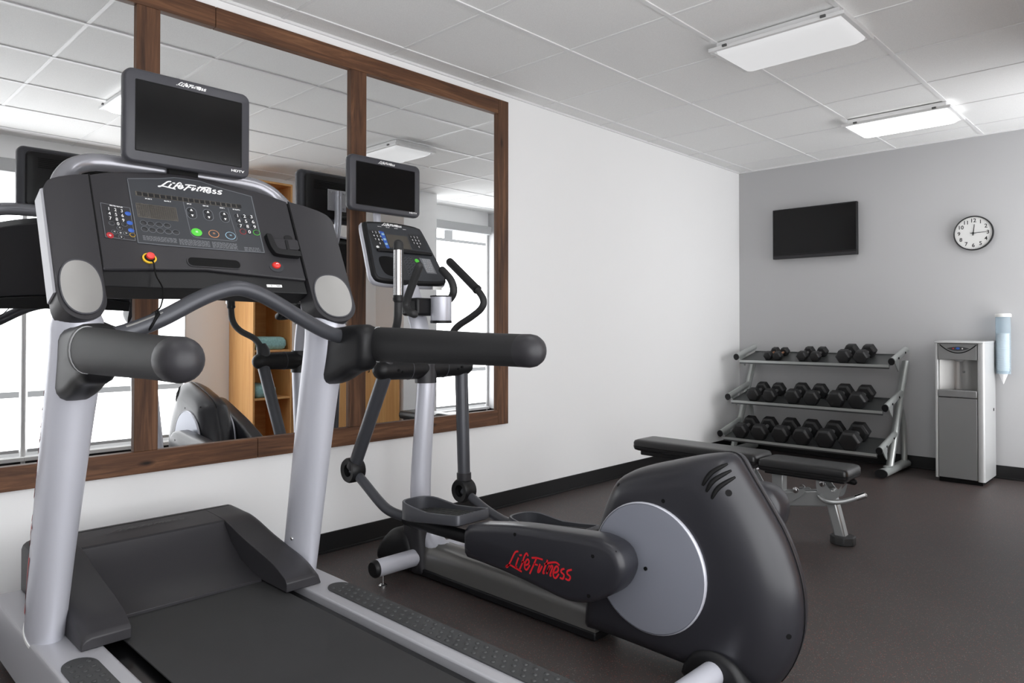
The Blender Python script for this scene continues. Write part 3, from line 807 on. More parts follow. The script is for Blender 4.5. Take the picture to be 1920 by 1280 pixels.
# handrails and their brackets
for s in (-1, 1):
    yy = YC + s*0.420; XE = 1.720 if s < 0 else 1.825
    prof = crom([(1.155, 1.094), (1.155, .972), (1.085, .945), (1.02, .918), (.945, .900), (.885, .908), (.845, .945), (.835, 1.0), (.85, 1.06), (.90, 1.088), (1.0, 1.093)], 4, True)
    prof = [(p.x, p.y) for p in prof]
    rings = []
    for d, ins in ((-.044, .034), (-.041, .020), (-.034, .008), (-.022, .001), (0, 0), (.022, .001), (.034, .008), (.041, .020), (.044, .034)):
        rings.append([V((p[0], yy - s*0.032 + d*0.95, p[1])) for p in inset_ray(prof, ins)])
    build('handrail_bracket', G().loft(rings, caps='fan'), M['plastic3'], tm, smooth=60)
    xs = lsp(1.13, XE-.03, 10); sp_ = lambda x_: (x_-1.13)/(XE-1.16)
    g = G().tube([(x_, yy, 1.038 - 0.006*sp_(x_)) for x_ in xs], [.056 - .0125*smoothstep(sp_(x_)) for x_ in xs], 24, [.036 + 0.0055*sp_(x_) for x_ in xs], up=(0, 0, 1))
    hr = build('handrail', g, M['foam'], tm, smooth=60)
    build('end_cap', G().tube([(XE-.032, yy, 1.032), (XE-.004, yy, 1.032)], [.0437, .0437], 24, [.0417, .0417], up=(0, 0, 1), cap='round'), M['plastic'], hr, smooth=60)
    build('collar', G().tube([(1.150, yy, 1.038), (1.157, yy, 1.038)], .0575, 24, .0375, up=(0, 0, 1)), M['rail_grey'], hr, smooth=60)
# curved pulse bar between the handrail brackets
bp_ = [(.405, 1.052), (.39, 1.054), (.30, 1.078), (.21, 1.120), (.12, 1.167), (.06, 1.194), (0, 1.207), (-.06, 1.194), (-.12, 1.167), (-.21, 1.116), (-.30, 1.078), (-.39, 1.054), (-.405, 1.052)]
path = crom([(1.03 + .02*math.cos(a/.42*PI/2), YC+a, z) for a, z in bp_], 6)
bar = build('pulse_bar', G().tube(path, .0228, 20), M['tube_grey'], tm, smooth=60)
k0 = [p for p in path if -.315 < p.y-YC < -.20]
build('pulse_contact', G().tube([p + V((.0110, 0, .0125)) for p in k0], .0075, 14), M['brushed'], bar, smooth=60)
for s in (-1, 1):
    q = [p for p in path if .365 < s*(p.y-YC) < .40]
    build('collar', G().tube(q, .0258, 20), M['bezel'], bar, smooth=60)
# safety lanyard clipped from the stop button to the bar
e0 = S(-.163, .079, .012)
pth = crom([e0, S(-.160, .066, .014), S(-.158, .03, .010), (0.93, YC-.165, 1.20), (0.985, YC-.19, 1.155), (1.025, YC-.215, 1.137)], 6)
cord = build('safety_cord', G().tube(pth, .0022, 8), M['black'], tm, smooth=60)
ring = [(1.043 + .026*math.cos(t), YC-.238 + .012*math.sin(t), 1.107 + .026*math.sin(t)) for t in [2*PI*k/20 for k in range(21)]]
g = G().tube(ring, .0035, 8)
g.tube([(1.025, YC-.215, 1.137), (1.065, YC-.225, 1.128), (1.066, YC-.235, 1.112)], .004, 8)
build('cord_clip', g, M['black'], cord, smooth=60)

# ------------------------------------------------------------------ ELLIPTICAL
EY = -0.2
el_ = thing('elliptical_trainer', (1.3, EY, 0.0), 'black and silver elliptical trainer standing between the treadmill and the bench', 'elliptical trainer')
# main beam
rings = []
for xx, zt, hw in ((0.56, .150, .052), (0.62, .158, .058), (0.9, .154, .062), (1.25, .145, .064), (1.56, .140, .066)):
    rings.append([V((xx, EY + v, z)) for v, z in [(-hw, .040), (-hw, zt*.62), (-hw*.86, zt*.84), (-hw*.5, zt*.97), (0, zt), (hw*.5, zt*.97), (hw*.86, zt*.84), (hw, zt*.62), (hw, .040)]])
bm_ = build('main_beam', G().loft([r[::-1] for r in rings]), M['beam_grey'], el_, smooth=60)
build('floor_skid', G().box((0.60, EY-.068, .010), (1.56, EY+.068, .040)), M['plastic3'], bm_, bevel=.006)
# front and rear stabilisers
def stabil(x_, z_, y0, y1, r):
    st = build('stabilizer', G().tube([(x_, y0, z_), (x_, y1, z_)], r, 24), M['silver'], el_, smooth=60)
    for yy, d in ((y0, -1), (y1, 1)):
        build('end_cap', G().tube([(x_, yy, z_), (x_, yy+d*.012, z_), (x_, yy+d*.020, z_)], [r*1.02, r*1.0, r*.8], 24), M['plastic3'], st, smooth=40)
        g = G().lathe([(.006, 0), (.006, z_-r-.012+.01)], (x_, yy-d*.035, .010), (0, 0, 1), 12).lathe([(.018, 0), (.018, .006), (.010, .012)], (x_, yy-d*.035, 0), (0, 0, 1), 18)
        build('leveling_foot', g, M['chrome'], st)
stabil(0.575, 0.083, -.478, .078, .0365)
stabil(2.03, 0.075, -.50, .10, .0365)
# nose cover and mast cover
def shell(prof, cy, lv, name, m, parent, closed=True, sub=4, smooth=60, raw=False, wf=None):
    pr_ = [tuple(p) for p in (prof if raw else crom(prof, sub, True))]
    rings = [[V((p[0], cy+y_, p[1])) for p in inset_ray(pr_, ins, wf)] for y_, ins in lv]
    return build(name, G().loft(rings, caps='fan'), m, parent, smooth=smooth)
shell([(.30, .045), (.315, .085), (.365, .145), (.43, .185), (.50, .19), (.545, .15), (.57, .06), (.56, .014), (.42, .012), (.32, .016)], EY,
      [(-.095, .03), (-.085, .010), (-.065, 0), (.065, 0), (.085, .010), (.095, .03)], 'nose_cover', M['plastic3'], el_)
shell([(.50, .30), (.56, .31), (.60, .25), (.615, .16), (.625, .06), (.62, .014), (.53, .014), (.495, .10), (.485, .22)], EY,
      [(-.080, .02), (-.072, .006), (-.05, 0), (.05, 0), (.072, .006), (.080, .02)], 'mast_cover', M['plastic'], el_)
# mast
mp_ = crom([(.72, EY, .10), (.64, EY, .125), (.575, EY, .185), (.527, EY, .30), (.527, EY, .45), (.545, EY, .65), (.562, EY, .86), (.555, EY, .93)], 7)
mast = build('mast', G().tube(mp_, [.052 - .012*i/(len(mp_)-1) for i in range(len(mp_))], 26), M['silver'], el_, smooth=60)
nk = crom([(.556, EY, .90), (.535, EY, 1.02), (.50, EY, 1.13), (.445, EY, 1.26), (.40, EY, 1.36)], 6)
build('neck', G().tube(nk, [.044, .043, .042, .042, .042, .043, .044, .045, .046, .047, .048, .049, .050, .050, .050, .050, .050, .050, .050, .050, .050, .050, .050, .050, .050], 20, .030, up=(0, 1, 0)), M['silver'], el_, smooth=60)
build('grip_yoke', G().box((.47, EY-.072, 1.145), (.585, EY+.03, 1.225)), M['plastic3'], el_, bevel=.014, seg=3)
# pivot housing across the mast
pv = build('pivot_housing', G().tube([(.555, EY-.235, .912), (.555, EY-.12, .912), (.555, EY-.06, .912), (.555, EY+.06, .912), (.555, EY+.12, .912), (.555, EY+.235, .912)], [.043, .047, .0485, .0485, .047, .043], 26, cap='round'), M['plastic3'], el_, smooth=60)
build('mast_sleeve', G().tube([(.559, EY, .845), (.557, EY, .965)], [.049, .047], 26), M['plastic'], pv, smooth=60)
for s in (-1, 1):
    build('sleeve_ring', G().tube([(.555, EY+s*.098, .912), (.555, EY+s*.102, .912)], .0490, 26), M['bezel'], pv, smooth=60)
    for dz in (-.01, .012):
        build('bolt', G().lathe([(.006, 0), (.006, .003)], (.600, EY+s*(.17+dz), .905+dz*.4), (1, 0, -.1), 12), M['black'], pv)
# arms: near (s=-1) and far (s=+1)
for s in (-1, 1):
    if s < 0:
        top, bot = V((.558, -.420, .900)), V((.330, -.420, .478)); link = [(.315, -.42, .452), (.40, -.418, .405), (.50, -.412, .342), (.56, -.405, .312), (.63, -.395, .300), (.70, -.385, .298)]
    else:
        top, bot = V((.552, .020, .895)), V((.572, .020, .395)); link = [(.572, .02, .330), (.62, .02, .305), (.72, .015, .268), (.84, 0., .245), (.93, -.015, .243), (.99, -.02, .245)]
    d = (bot-top).normalized()
    arm = build('swing_arm', G().tube([top, bot], [.031, .029], 22), M['tube_grey'], el_, smooth=60)
    build('sleeve', G().tube([bot - d*.016, bot + d*.018], .034, 22), M['plastic'], arm, smooth=60)
    kc = V(link[0])
    build('knuckle', G().lathe([(.028, -.030), (.050, -.034), (.056, -.024), (.056, .024), (.050, .034), (.028, .028), (.026, .010), (.026, -.010), (.028, -.028)], kc, (0, 1, 0), 28, closed_ends=False), M['plastic3'], arm, smooth=40)
    build('pivot_pin', G().lathe([(.027, -.012), (.027, .012)], kc, (0, 1, 0), 24), M['black'], arm)
    lk = build('foot_link', G().tube(crom(link, 6), .0215, 18), M['tube_grey'], el_, smooth=60)
    build('pivot_boss', G().tube([(.556, EY+s*.215, .925), (.556, EY+s*.218, .97), (.57, EY+s*.223, .995)], [.036, .034, .027], 22), M['plastic'], arm, smooth=60)
# moving handlebars
hb = [(.57, -.425, .99), (.62, -.44, 1.035), (.70, -.478, 1.075), (.745, -.498, 1.125), (.757, -.504, 1.20), (.757, -.504, 1.30)]
h1 = build('moving_handlebar', G().tube(crom(hb, 7), .0165, 18), M['rubber'], el_, smooth=60)
gp = build('grip', G().tube([(.757, -.504, 1.205), (.757, -.504, 1.30), (.757, -.504, 1.425)], .0205, 20, cap='round'), M['foam'], h1, smooth=60)
build('pulse_contact', G().tube([(.764, -.511, 1.222), (.764, -.511, 1.402)], .0168, 18), M['chrome'], h1, smooth=60)
build('collar', G().tube([(.757, -.504, 1.200), (.757, -.504, 1.212)], .0225, 20), M['plastic3'], h1, smooth=60)
hb = [(.57, .023, .99), (.50, .04, 1.02), (.445, .06, 1.06), (.47, .072, 1.10), (.56, .08, 1.145), (.622, .085, 1.185), (.63, .088, 1.225), (.588, .09, 1.272), (.49, .09, 1.345)]
h2 = build('moving_handlebar', G().tube(crom(hb, 7), .0165, 18), M['rubber'], el_, smooth=60)
build('grip', G().tube([(.585, .09, 1.275), (.49, .09, 1.345), (.39, .09, 1.418)], .0205, 20, cap='round'), M['foam'], h2, smooth=60)
build('collar', G().tube([(.590, .09, 1.271), (.580, .09, 1.279)], .0225, 20), M['plastic3'], h2, smooth=60)
# fixed handlebars
fh = [(.50, -.235, 1.175), (.56, -.27, 1.155), (.605, -.305, 1.152), (.575, -.31, 1.165), (.557, -.31, 1.20), (.60, -.31, 1.28), (.648, -.31, 1.358)]
build('fixed_handlebar', G().tube(crom(fh, 7), .0175, 18, cap='round'), M['rubber'], el_, smooth=60)
fh = [(.50, -.165, 1.175), (.545, -.11, 1.195), (.585, -.08, 1.225), (.610, -.08, 1.262), (.590, -.08, 1.312), (.530, -.08, 1.360)]
build('fixed_handlebar', G().tube(crom(fh, 7), .0175, 18, cap='round'), M['rubber'], el_, smooth=60)
# cup holder
cu_ = build('cup_holder', G().lathe([(.045, 0), (.047, .004), (.047, .112), (.0455, .112), (.0455, .01)], (.61, -.155, 1.120), (0, 0, 1), 36), M['silver'], el_, smooth=40)
build('rim', G().lathe([(.0490, 0), (.0490, .006), (.0455, .006), (.0455, 0)], (.61, -.155, 1.230), (0, 0, 1), 36, closed_ends=False), M['plastic3'], cu_, smooth=40)
build('base_ring', G().lathe([(.047, 0), (.0485, .003), (.0485, .012), (.040, .012)], (.61, -.155, 1.112), (0, 0, 1), 36), M['plastic3'], cu_, smooth=40)
# console
EA, EB = V((.305, EY, 1.592)), V((.475, EY, 1.29)); E2 = (EA-EB).normalized(); N2 = V((E2.z, 0, -E2.x))
def T(u, v, h=0.0):
    p = EB + E2*v + N2*h; return V((p.x, EY + u, p.z))
outl = [(p.x, p.y) for p in crom([(-.166, .318), (-.150, .334), (-.10, .341), (0, .347), (.10, .343), (.150, .334), (.168, .314), (.190, .19), (.208, .070), (.208, .040), (.190, .018), (.10, .010), (-.10, .010), (-.186, .018), (-.204, .040), (-.204, .070), (-.186, .19)], 4, True)]
rings = []
for ins, h in ((.03, -.060), (.010, -.056), (.0, -.040), (-.004, -.022), (0.0, -.004), (.005, 0.0)):
    rings.append([T(p[0], p[1], h) for p in inset(outl, ins)])
c2_ = build('console', G().loft([r[::-1] for r in rings]), M['plastic3'], el_, smooth=50)
build('edge_trim', G().loft([[T(p[0], p[1], h) for p in inset(outl, i_)] for i_, h in ((-.004, -.046), (-.0075, -.040), (-.0075, -.024), (-.004, -.018))], caps=False), M['silver'], c2_, smooth=60)
g = G().prism([(p[0], p[1]) for p in inset(outl, .012)], T, .0002, .0012)
build('overlay_panel', g, M['plastic2'], c2_, smooth=None)
for nm, a, m_ in (('keypad_panel', (-.160, -.072, .180, .286), 'key'), ('keypad_panel', (.066, .158, .200, .288), 'key'), ('matrix_display', (-.066, .058, .196, .272), 'matrix')):
    build(nm, G().prism(rrect(a[0], a[1], a[2], a[3], .004, 2), T, .001, .0018), M[m_], c2_, smooth=None)
build('blue_panel', G().prism([(-.100, .286), (-.074, .282), (-.072, .190), (-.088, .180)], T, .0018, .0024), M['blue'], c2_, smooth=None)
K = lambda name, s, t, **k: key(name, s, t, .0066, .0056, 'key', h=.0034, parent=c2_, F=T, **k)
for i, d in enumerate('123456789'):
    K('number_key', -.140+.0180*(i % 3)+.0016*(i//3), .273-.0200*(i//3), txt=d, ts=.0150)
    K('number_key', .080+.0190*(i % 3)+.0026*(i//3), .270-.0180*(i//3), txt=d, ts=.0150)
K('number_key', .108, .2145, txt='0', ts=.0150); K('number_key', -.119, .212, txt='0', ts=.0150)
for t in (.268, .240, .214): key('blue_key', -.083, t, .0080, .0060, 'lblue', h=.0034, parent=c2_, F=T)
key('power_key', -.138, .192, .0080, .0066, 'white_ink', h=.0034, parent=c2_, F=T)
build('reading_ledge', G().prism([(-.150, .165), (-.150, .180), (0, .186), (.166, .183), (.170, .168)], T, .001, .014), M['plastic3'], c2_, bevel=.003)
key('start_key', .064, .133, .0120, .0110, 'green', h=.0035, parent=c2_, F=T)
g = G().prism([(.086, .152), (.150, .150), (.160, .066), (.100, .066)], T, .001, .002); build('instruction_label', g, M['line_ink'], c2_, smooth=None)
fineprint('warning_text', T, .100, .150, .075, .145, 12, M['white_ink'], h=.0024, parent=c2_)
for r_, t in enumerate((.148, .134, .120, .106, .092, .078, .064, .050)):
    for c_ in range(4): 
        if not (c_ == 3 and r_ in (0, 1)): key('program_key', -.008+.0195*c_, t, .0066, .0044, 'key', h=.0028, ring='line_ink', parent=c2_, F=T)
g = G().prism([(p.x, p.y) for p in crom([(-.150, .135), (-.075, .140), (-.060, .10), (-.065, .045), (-.110, .038), (-.150, .060)], 4, True)], T, .001, .0025); build('accessory_well', g, M['black'], c2_, smooth=None)
for s in (-.086, -.039, .009, .059): fineprint('caption', T, s-.011, s+.011, .311, .313, 2, M['white_ink'], h=.0016, parent=c2_)
build('logo', logo(T, .118, -.012, .327, .0020, .028), M['white_ink'], c2_, smooth=None)
build('sticker', G().box((.500, EY+.085, 1.268), (.506, EY+.138, 1.284)), M['white_plastic'], c2_, smooth=None)
# monitor on its stalk
m2 = monitor(el_, 0.258, -0.2, 1.768, 0.415, 0.256, 0.048, 0.338, 0.196, -.002)
st = crom([(.178, EY, 1.80), (.178, EY, 1.70), (.182, EY, 1.62), (.20, EY, 1.55), (.26, EY, 1.45), (.33, EY, 1.36)], 6)
build('monitor_stalk', G().tube(st, .0185, 18), M['silver'], el_, smooth=60)
g = G().box((.188, EY-.055, 1.70), (.194, EY+.055, 1.81)).box((.180, EY-.012, 1.665), (.198, EY+.004, 1.70))
for a in (-.04, .04):
    for b in (1.715, 1.795): g.lathe([(.005, 0), (.005, .004)], (.188, EY+a, b), (-1, 0, 0), 10)
build('mount_plate', g, M['silver2'], el_, bevel=.002)
# pedals
def pedal(cx0, cx1, ya, yb, z0, z1):
    def F(u, v, h):
        t = (u-cx0)/(cx1-cx0); return V((u, v, z0 + (z1-z0)*t + h))
    W = yb-ya
    pol = []
    for k in range(5): a_ = math.radians(-90 + 90*k/4); pol.append((cx1-.016+.016*math.cos(a_), ya+.016+.016*math.sin(a_)))
    for k in range(5): a_ = math.radians(90*k/4); pol.append((cx1-.016+.016*math.cos(a_), yb-.016+.016*math.sin(a_)))
    pol += [(cx1-.10, yb), (cx0+.20, yb)]
    for k in range(15):
        a_ = math.radians(90 + 180*k/14); c_, s_ = math.cos(a_), math.sin(a_)
        pol.append((cx0+.12+.12*(-abs(c_)**.75), (ya+yb)/2 + W/2*abs(s_)**.8*(1 if s_ >= 0 else -1)))
    pol += [(cx0+.20, ya), (cx1-.10, ya)]
    inn = inset(pol, .011)
    def rim(u): return .024 + .036*smoothstep(1-(u-cx0)/.24)
    n = len(pol)
    rings = [[F(u, v, -.020) for u, v in inset(pol, .012)], [F(u, v, -.014) for u, v in pol], [F(u, v, rim(u)-.004) for u, v in pol], [F(p[0], p[1], rim(p[0])) for p in inset(pol, .003)], [F(p[0], p[1], rim(p[0])-.002) for p in inn], [F(p[0], p[1], .006) for p in inset(pol, .014)]]
    pd = build('pedal', G().loft([r for r in rings]), M['tube_grey'], el_, smooth=50)
    g = G(); ip = inset(pol, .014)
    g.prism([(p[0], p[1]) for p in inset(pol, .022)], F, .005, .009)
    for k in range(7):
        yy = ya + W*(.2 + .6*k/6); g.prism(rrect(cx0+.06, cx1-.04, yy-.004, yy+.004, .003, 2), F, .008, .0125)
    build('pedal_mat', g, M['rubber'], pd, smooth=40)
pedal(.672, 1.064, -.460, -.286, .318, .364)
pedal(.955, 1.345, -.118, .055, .240, .285)
# foot levers running back to the crank
for s in (-1, 1):
    if s < 0: lv = [(.66, -.392, .292), (.80, -.385, .286), (1.10, -.385, .290), (1.30, -.385, .30)]
    else: lv = [(.96, -.018, .242), (1.10, -.015, .24), (1.35, -.015, .275), (1.60, -.015, .36)]
    build('foot_lever', G().tube(lv, .026, 14, .020, up=(0, 0, 1)), M['plastic3'], el_, smooth=60)
    # moulded lever cover
    if s < 0: dx, dz, cy = 0, 0, -.388
    else: dx, dz, cy = .06, -.075, -.012
    prof = [(1.082, .348), (1.20, .375), (1.34, .398), (1.50, .413), (1.62, .424), (1.70, .428), (1.765, .410), (1.793, .365), (1.788, .320), (1.755, .272), (1.69, .228), (1.62, .203), (1.56, .197), (1.46, .207), (1.30, .222), (1.14, .230), (1.078, .234), (1.068, .29)]
    prof = [(p.x, p.y) for p in crom(prof, 3, True)]
    if s > 0:
        ca_, sa_ = math.cos(.235), math.sin(.235)
        prof = [(2.035 + (a-1.70)*ca_ - (b-.315)*sa_, .478 + (a-1.70)*sa_ + (b-.315)*ca_) for a, b in prof]
    cv = shell(prof, cy, [(-.055, .028), (-.051, .014), (-.043, .005), (-.03, 0), (.03, 0), (.043, .005), (.051, .014), (.055, .028)], 'lever_cover', M['shell'], el_, raw=True)
    if s < 0:
        a = V((1.301, 0, .283)); u_ = V((1, 0, .055)).normalized(); v_ = V((-.05, 0, 1)).normalized()
        build('logo', logo(lambda u, v, h: V((1.452, -.4432-h, .289)) + u_*u + v_*v, .300, 0, 0, .0006, .021, 1.7), M['red_ink'], cv, smooth=None)
        for sx, sz in ((1.345, .372), (1.685, .372), (1.668, .243)):
            build('screw_hole', G().lathe([(.0065, 0), (.0065, .004)], (sx, -.4395, sz), (0, -1, 0.1), 14), M['black'], cv)
        build('cover_seam', G().tube([(1.765, -.43, .404), (1.782, -.43, .36), (1.775, -.43, .31), (1.748, -.43, .275)], .0016, 6), M['black'], cv)
# rear shroud
rear = [(2.038, .712), (2.064, .700), (2.089, .664), (2.122, .615), (2.163, .554), (2.202, .489), (2.229, .425), (2.247, .361), (2.254, .295), (2.251, .226), (2.235, .161), (2.209, .102), (2.17, .050)]
low = [(2.10, .032), (1.95, .034), (1.75, .040), (1.60, .042), (1.515, .042)]
front = [(1.508, .10), (1.518, .20), (1.545, .34), (1.575, .44), (1.607, .52), (1.640, .578), (1.69, .612), (1.76, .640), (1.85, .668), (1.94, .694), (2.0, .708)]
sp = [tuple(p) for p in crom(rear + low + front, 3, True)]
half = [(.112, .150), (.1095, .115), (.103, .086), (.094, .062), (.082, .041), (.068, .025), (.053, .013), (.036, .0055), (.018, .0012)]
lv = [(-a, b) for a, b in half] + [(-.003, 0), (0, .003), (.003, 0)] + [(a, b) for a, b in half[::-1]]
shr = shell(sp, EY, lv, 'rear_shroud', M['shell'], el_, raw=True, smooth=60, wf=lambda p: .55 + .55*smoothstep((p.x-1.92)/.2))
seam = [V((p[0], EY, p[1])) for p in sp if p[0] > 1.62 and p[1] > .06]
seam.sort(key=lambda p: math.atan2(p.z-.35, p.x-1.85))
build('shell_seam', G().tube(seam, .0018, 6), M['black'], shr, smooth=60)
# surface lookup for vents and screws
me = shr.data
bvh = BVHTree.FromPolygons([v.co + ORG[0] for v in me.vertices], [list(p.vertices) for p in me.polygons])
def hit(x_, z_, sy=-1):
    loc, nrm, _, _ = bvh.ray_cast(V((x_, EY + sy*1.0, z_)), V((0, -sy, 0)))
    return (loc, nrm) if loc else (V((x_, EY + sy*.11, z_)), V((0, sy, 0)))
for vn in ([(2.050, .686), (2.013, .657), (1.993, .620)], [(2.062, .668), (2.024, .638), (2.006, .604)], [(2.074, .650), (2.038, .618), (2.022, .585)]):
    g = G(); pts = []
    for p in crom(vn, 6):
        l, n_ = hit(p.x, p.y); pts.append(l + n_*.0004)
    rr_ = [.0074*math.sin(PI*(.08 + .84*i/(len(pts)-1)))**.6 for i in range(len(pts))]
    build('vent_slot', g.tube(pts, rr_, 10), M['black'], shr, smooth=60)
for x_, z_, r_ in ((2.066, .606, .010), (1.672, .570, .0065), (1.86, .552, .0065), (2.232, .226, .008)):
    l, n_ = hit(x_, z_); build('screw_hole', G().lathe([(r_, -.003), (r_, .0008)], l, n_, 16), M['black'], shr)
for s in (-1, 1):
    yy = EY + s*.1135
    d_ = build('crank_disc', G().lathe([(.203, 0), (.203, .008), (.199, .012), (.15, .0145), (.02, .016)], (1.806, yy - s*.002, .334), (0, s, 0), 64), M['disc'], el_, smooth=30)
    build('disc_edge', G().lathe([(.2045, .0), (.2055, .004), (.2045, .010), (.2015, .0125)], (1.806, yy - s*.002, .334), (0, s, 0), 64, closed_ends=False), M['silver'], d_, smooth=60)
    build('axle_cap', G().lathe([(.006, 0), (.006, .018)], (1.806, yy, .334), (0, s, 0), 16), M['black'], d_)
# crank hub that carries the near lever
build('crank_hub', G().lathe([(.055, 0), (.055, .02)], (1.70, EY-.128, .335), (0, -1, 0), 32), M['plastic3'], el_)
# cut-out guard over the rear stabiliser
shell([(1.93, .030), (1.945, .10), (1.99, .135), (2.06, .135), (2.11, .10), (2.125, .030)], EY, [(-.122, .02), (-.116, .006), (-.10, 0), (.10, 0), (.116, .006), (.122, .02)], 'foot_guard', M['plastic3'], el_)

# ------------------------------------------------------------------ BENCH
BY = 1.53
bn = thing('weight_bench', (1.2, BY, 0.0), 'flat black padded weight bench on a grey steel frame in front of the dumbbell rack', 'weight bench')
def pad(x0, x1, z0, z1, w, nm):
    rings = []
    for ins, z in ((.016, z0), (.004, z0+.006), (0, z0+.018), (0, z1-.018), (.005, z1-.007), (.018, z1-.001), (.05, z1)):
        rings.append([V((u, v, z)) for u, v in rrect(x0+ins, x1-ins, BY-w/2+ins, BY+w/2-ins, .022, 5)])
    pd = build(nm, G().loft(rings), M['leather'], bn, smooth=60)
    build('seam_piping', G().loft([[V((u, v, z0+.026+dz)) for u, v in rrect(x0-o, x1+o, BY-w/2-o, BY+w/2+o, .022, 5)] for o, dz in ((.0, -.002), (.0018, 0), (.0, .002))], caps=False), M['black'], pd, smooth=60)
    return pd
bk = pad(.56, 1.345, .345, .412, .225, 'back_pad')
build('pad_board', G().box((.60, BY-.085, .318), (1.30, BY+.085, .346)), M['plastic3'], bk, bevel=.006)
se = pad(1.352, 1.815, .330, .396, .215, 'seat_pad')
build('pad_board', G().box((1.38, BY-.075, .316), (1.79, BY+.075, .331)), M['plastic3'], se, bevel=.005)
fr = build('main_frame', G().loft([[V((x_, BY+a*.030, z+b_*hh)) for a, b_ in ((-1, -1), (1, -1), (1, 1), (-1, 1))] for x_, z, hh in ((.62, .10, .030), (1.05, .130, .034), (1.34, .165, .040), (1.69, .222, .042))]), M['hammer'], bn, bevel=.008)
build('front_leg', G().loft([[V((x_+a*.028, BY+b_*.030, z)) for a, b_ in ((-1, -1), (1, -1), (1, 1), (-1, 1))] for x_, z in ((1.752, .03), (1.690, .275))]), M['hammer'], bn, bevel=.010)
build('rubber_foot', G().prism([(1.757+.062*math.cos(a), BY+.058*math.sin(a)) for a in [PI/8+k*PI/4 for k in range(8)]], lambda u, v, h: V((u, v, h)), 0, .045), M['rubber'], bn, bevel=.006)
rb = build('rear_foot', G().tube([(.62, BY-.24, .045), (.62, BY+.24, .045)], .032, 18), M['hammer'], bn, smooth=60)
for s in (-1, 1): build('rubber_foot', G().tube([(.62, BY+s*.225, .037), (.62, BY+s*.265, .037)], .037, 18), M['rubber'], rb, smooth=60)
build('rear_post', G().loft([[V((x_+a*.028, BY+b_*.028, z)) for a, b_ in ((-1, -1), (1, -1), (1, 1), (-1, 1))] for x_, z in ((.62, .06), (.64, .13))]), M['hammer'], bn)
hd = build('carry_handle', G().tube(crom([(1.66, BY-.045, .232), (1.70, BY-.065, .218), (1.76, BY-.045, .220), (1.82, BY-.02, .242), (1.862, BY-.005, .262)], 6), .013, 14, cap='round'), M['hammer'], bn, smooth=60)
build('grip_end', G().tube([(1.826, BY-.018, .245), (1.868, BY-.003, .265)], .0155, 14), M['chrome'], hd, smooth=60)
# adjusting sector plates
for s in (-1, 1):
    g = G(); yy = BY + s*.038
    sec = [(p.x, p.y) for p in crom([(1.24, .30), (1.275, .31), (1.30, .285), (1.335, .235), (1.40, .205), (1.50, .218), (1.56, .250), (1.58, .235), (1.50, .175), (1.34, .140), (1.26, .20)], 4, True)]
    g.loft([[V((u, yy-.003, v)) for u, v in sec], [V((u, yy+.003, v)) for u, v in sec]])
    pl_ = build('adjuster_plate', g, M['hammer'], bn, smooth=40)
    for x_, z_ in ((1.268, .286), (1.535, .243)):
        build('bolt', G().lathe([(.016, 0), (.016, .004), (.008, .006), (.008, .014), (.003, .015)], (x_, yy+s*.003, z_), (0, s, 0), 16), M['chrome'], pl_)
    g = G(); sec = [(p.x, p.y) for p in crom([(1.64, .315), (1.672, .318), (1.70, .280), (1.73, .262), (1.765, .30), (1.77, .318), (1.75, .24), (1.70, .225), (1.65, .24)], 4, True)]
    g.loft([[V((u, yy-.003, v)) for u, v in sec], [V((u, yy+.003, v)) for u, v in sec]])
    sb = build('seat_bracket', g, M['hammer'], bn, smooth=40)
    build('bolt', G().lathe([(.015, 0), (.015, .004), (.008, .006), (.008, .012)], (1.672, yy+s*.003, .296), (0, s, 0), 16), M['chrome'], sb)
pn = build('pop_pin', G().tube([(1.268, BY-.10, .30), (1.268, BY+.10, .30)], .009, 12), M['chrome'], bn, smooth=60)
kb = build('seat_knob', G().tube([(1.74, BY+.02, .316), (1.785, BY+.03, .318), (1.80, BY+.032, .314)], [.010, .018, .016], 14, cap='round'), M['black'], bn, smooth=60)
build('seat_post', G().box((1.40, BY-.028, .20), (1.46, BY+.028, .318)), M['hammer'], bn, bevel=.004)
build('back_post', G().box((1.22, BY-.028, .16), (1.28, BY+.028, .320)), M['hammer'], bn, bevel=.004)

# ------------------------------------------------------------------ DUMBBELL RACK
xl, xr = .16, 1.40
rk = thing('dumbbell_rack', (.78, 3.6, 0.0), 'silver three-tier dumbbell rack standing against the grey wall', 'dumbbell rack')
for x_ in (xl, xr):
    g = G().tube([(x_, 3.335, .040), (x_, 3.92, .040)], .040, 22, .030, up=(1, 0, 0))
    ft = build('foot_rail', g, M['rack_silver'], rk, smooth=60)
    for a, b in ((3.322, 3.338), (3.918, 3.930)): build('end_cap', G().tube([(x_, a, .040), (x_, b, .040)], .0415, 22, .0315, up=(1, 0, 0)), M['plastic3'], ft, smooth=60)
    build('weld_plate', G().box((x_-.028, 3.46, .069), (x_+.028, 3.58, .074)), M['rack_silver'], ft, bevel=.002)
    build('upright', G().tube([(x_, 3.52, .06), (x_, 3.60, .20), (x_, 3.74, .46), (x_, 3.925, .80), (x_, 3.94, .83)], .026, 18, .022, up=(1, 0, 0)), M['rack_silver'], rk, smooth=60)
    build('rear_brace', G().tube(crom([(x_, 3.885, .065), (x_, 3.885, .20), (x_, 3.87, .32), (x_, 3.83, .43), (x_, 3.76, .52)], 5), .022, 16), M['rack_silver'], rk, smooth=60)
SH = [((3.585, .842), (3.938, .922)), ((3.429, .507), (3.800, .592)), ((3.291, .210), (3.680, .300))]
